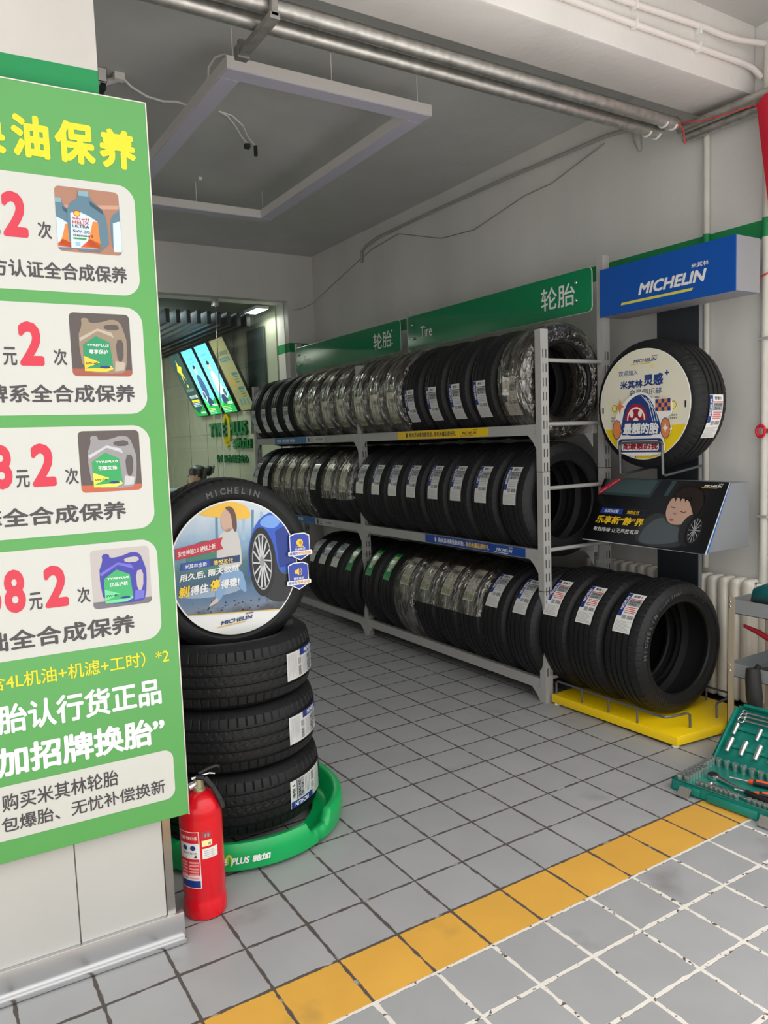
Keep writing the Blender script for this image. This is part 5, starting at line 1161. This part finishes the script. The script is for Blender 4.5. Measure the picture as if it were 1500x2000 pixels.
for y in (-.075, -.40):
    q = MB(); q.T = Matrix.Translation((-.014, y, .034)); q.add([(0, -.024, 0), (0, .024, 0), (-.030, .024, -.030), (-.030, -.024, -.030), (-.036, -.022, -.026), (-.036, .022, -.026), (-.006, .024, .004), (-.006, -.024, .004)], [(0, 1, 2, 3), (3, 2, 5, 4), (7, 6, 5, 4), (0, 7, 4, 3), (1, 2, 5, 6), (0, 1, 6, 7)], mat((.42, .40, .37), .36, .7, name='latch_steel')); q.build('latch', tcs)
MS = tcs.matrix_world if False else Matrix.Translation((1.035, .335, 0)) @ Matrix.Rotation(CA, 4, 'Z')
MLID = MS @ lid.T
SOCK = mat((.70, .70, .69), .28, .85, name='satin_chrome')
DKH = mat((.02, .02, .02), .6, name='socket_hole')
def socket_mesh(r, h):
    q = MB(); q.lathe([(0, 0), (r * .86, 0), (r * .9, h * .12), (r * .9, h * .42), (r, h * .48), (r, h), (r * .74, h), (r * .74, h * .55), (0, h * .55)], SOCK, 20); return q.mesh('socket', smooth=35)
SK = {}
def put(kind, Mw, loc, rot, lab, group, r, h):
    if (r, h) not in SK: SK[(r, h)] = socket_mesh(r, h)
    o = bpy.data.objects.new(kind, SK[(r, h)]); COL.objects.link(o)
    o.matrix_world = Mw @ Matrix.Translation(loc) @ rot; tag(o, lab, 'socket', group); return o
UP = Matrix.Identity(4); LY_ = Matrix.Rotation(PI / 2, 4, 'Y')
for i in range(11): put('socket', MS, (.020 + .026 * i, -.026, .028), UP, 'small chrome socket standing in the left end row of the tool case', 'sockets in the left row', .0118, .036)
for i in range(10): put('socket', MS, (.030 + .024 * i, -.050, .028), UP, 'small chrome bit socket in the second row from the left end of the case', 'bit sockets in the second row', .0102, .034) if i < 7 else None
for i in range(12): put('socket', MS, (LX - .030, -.050 - .036 * i, .028), UP, 'chrome socket standing in the back row by the case hinge', 'sockets in the back row', .0115 + .001 * (i // 3), .034)
for i in range(9): put('socket', MS, (.026, -.10 - .020 * i, .028), UP, 'tiny chrome bit standing along the front edge of the case', 'bits along the front edge', .0090, .033)
for i in range(8): put('socket', MS, (.030, -.31 - .02 * i, .028), UP, 'tiny chrome bit at the right of the front edge of the case', 'bits at the front right', .0090, .033)
for i in range(7): put('long_socket', MLID, (.100, -.045 - .062 * i, .018), Matrix.Rotation(-PI / 2, 4, 'Y') @ Matrix.Rotation(PI, 4, 'Y'), 'long chrome socket clipped in the lower row of the case lid', 'long sockets in the lower lid row', .0115, .068)
for i in range(6): put('long_socket', MLID, (.188, -.040 - (.0 if i == 0 else .04) - .062 * i, .017), Matrix.Rotation(-PI / 2, 4, 'Y') @ Matrix.Rotation(PI, 4, 'Y'), 'shorter chrome socket clipped in the upper row of the case lid', 'sockets in the upper lid row', .0095, .055)
for o in [x for x in bpy.data.objects if x.name.startswith('long_socket')]: o.matrix_world = o.matrix_world @ Matrix.Translation((0, 0, -.045))
def spanner(v, L, r, lab):
    q = MB(); q.tube([(0, -r, 0), (0, -L, 0)], [.006, .005], CHROME, 10)
    P = [(r * math.cos(2 * PI * k / 20), r * math.sin(2 * PI * k / 20), 0) for k in range(21)]; q.tube(P, r * .38, CHROME, 8)
    P = [(r * .8 * math.cos(a), -L - r * .8 * math.sin(a), 0) for a in [math.radians(x) for x in range(-60, 241, 20)]]; q.tube(P, r * .3, CHROME, 8)
    o = q.build('spanner', smooth=60); o.matrix_world = MLID @ Matrix.Translation((v, -.045, .016)); tag(o, lab, 'spanner', 'spanners in the case lid')
spanner(.222, .20, .014, 'largest ring spanner, lowest of the three in the case lid'); spanner(.243, .16, .012, 'middle ring spanner in the case lid'); spanner(.262, .12, .010, 'smallest ring spanner, at the top of the case lid')
q = MB(); q.lathe([(0, 0), (.024, 0), (.026, .006), (.024, .018), (0, .018)], CHROME, 28); q.lathe([(0, .018), (.017, .018), (.016, .023), (0, .023)], BLACK, 24); q.tube([(0.0, -.02, .010), (-.03, -.10, .012), (-.045, -.16, .012)], [.011, .007, .008], CHROME, 12); q.tube([(-.045, -.16, .012), (-.075, -.28, .012)], [.011, .013], BLACK, 12)
o = q.build('ratchet', smooth=40); o.matrix_world = MS @ Matrix.Translation((.15, -.10, .031)); tag(o, 'large chrome ratchet handle lying in the tool case base', 'ratchet')
q = MB(); q.tube([(0, 0, 0), (0, -.02, 0)], [.008, .012], mat(S(235, 85, 45), .4, name='orange_grip'), 12); q.tube([(0, -.02, 0), (0, -.11, 0), (0, -.12, 0)], [.013, .013, .009], BLACK, 12); q.tube([(0, -.03, .006), (0, -.10, .006)], .009, mat(S(235, 85, 45), .4), 10); q.tube([(0, 0, 0), (0, .07, 0)], .004, CHROME, 8)
o = q.build('screwdriver', smooth=50); o.matrix_world = MS @ Matrix.Translation((.20, -.22, .044)) @ Matrix.Rotation(math.radians(14), 4, 'Z'); tag(o, 'orange and black screwdriver in the middle of the tool case', 'screwdriver', 'screwdrivers in the case')
o2 = o.copy(); COL.objects.link(o2); o2.matrix_world = MS @ Matrix.Translation((.115, -.285, .044)) @ Matrix.Rotation(math.radians(16), 4, 'Z'); o2['label'] = 'orange tipped screwdriver nearer the front edge of the tool case'
q = MB(); q.tube([(0, 0, 0), (-.015, -.12, 0), (-.03, -.26, 0)], [.008, .006, .007], CHROME, 12); q.sphere((0, 0, 0), .012, CHROME, 12); o = q.build('extension_bar', smooth=50); o.matrix_world = MS @ Matrix.Translation((.075, -.13, .040)); tag(o, 'chrome extension bar along the front of the tool case', 'extension bar')
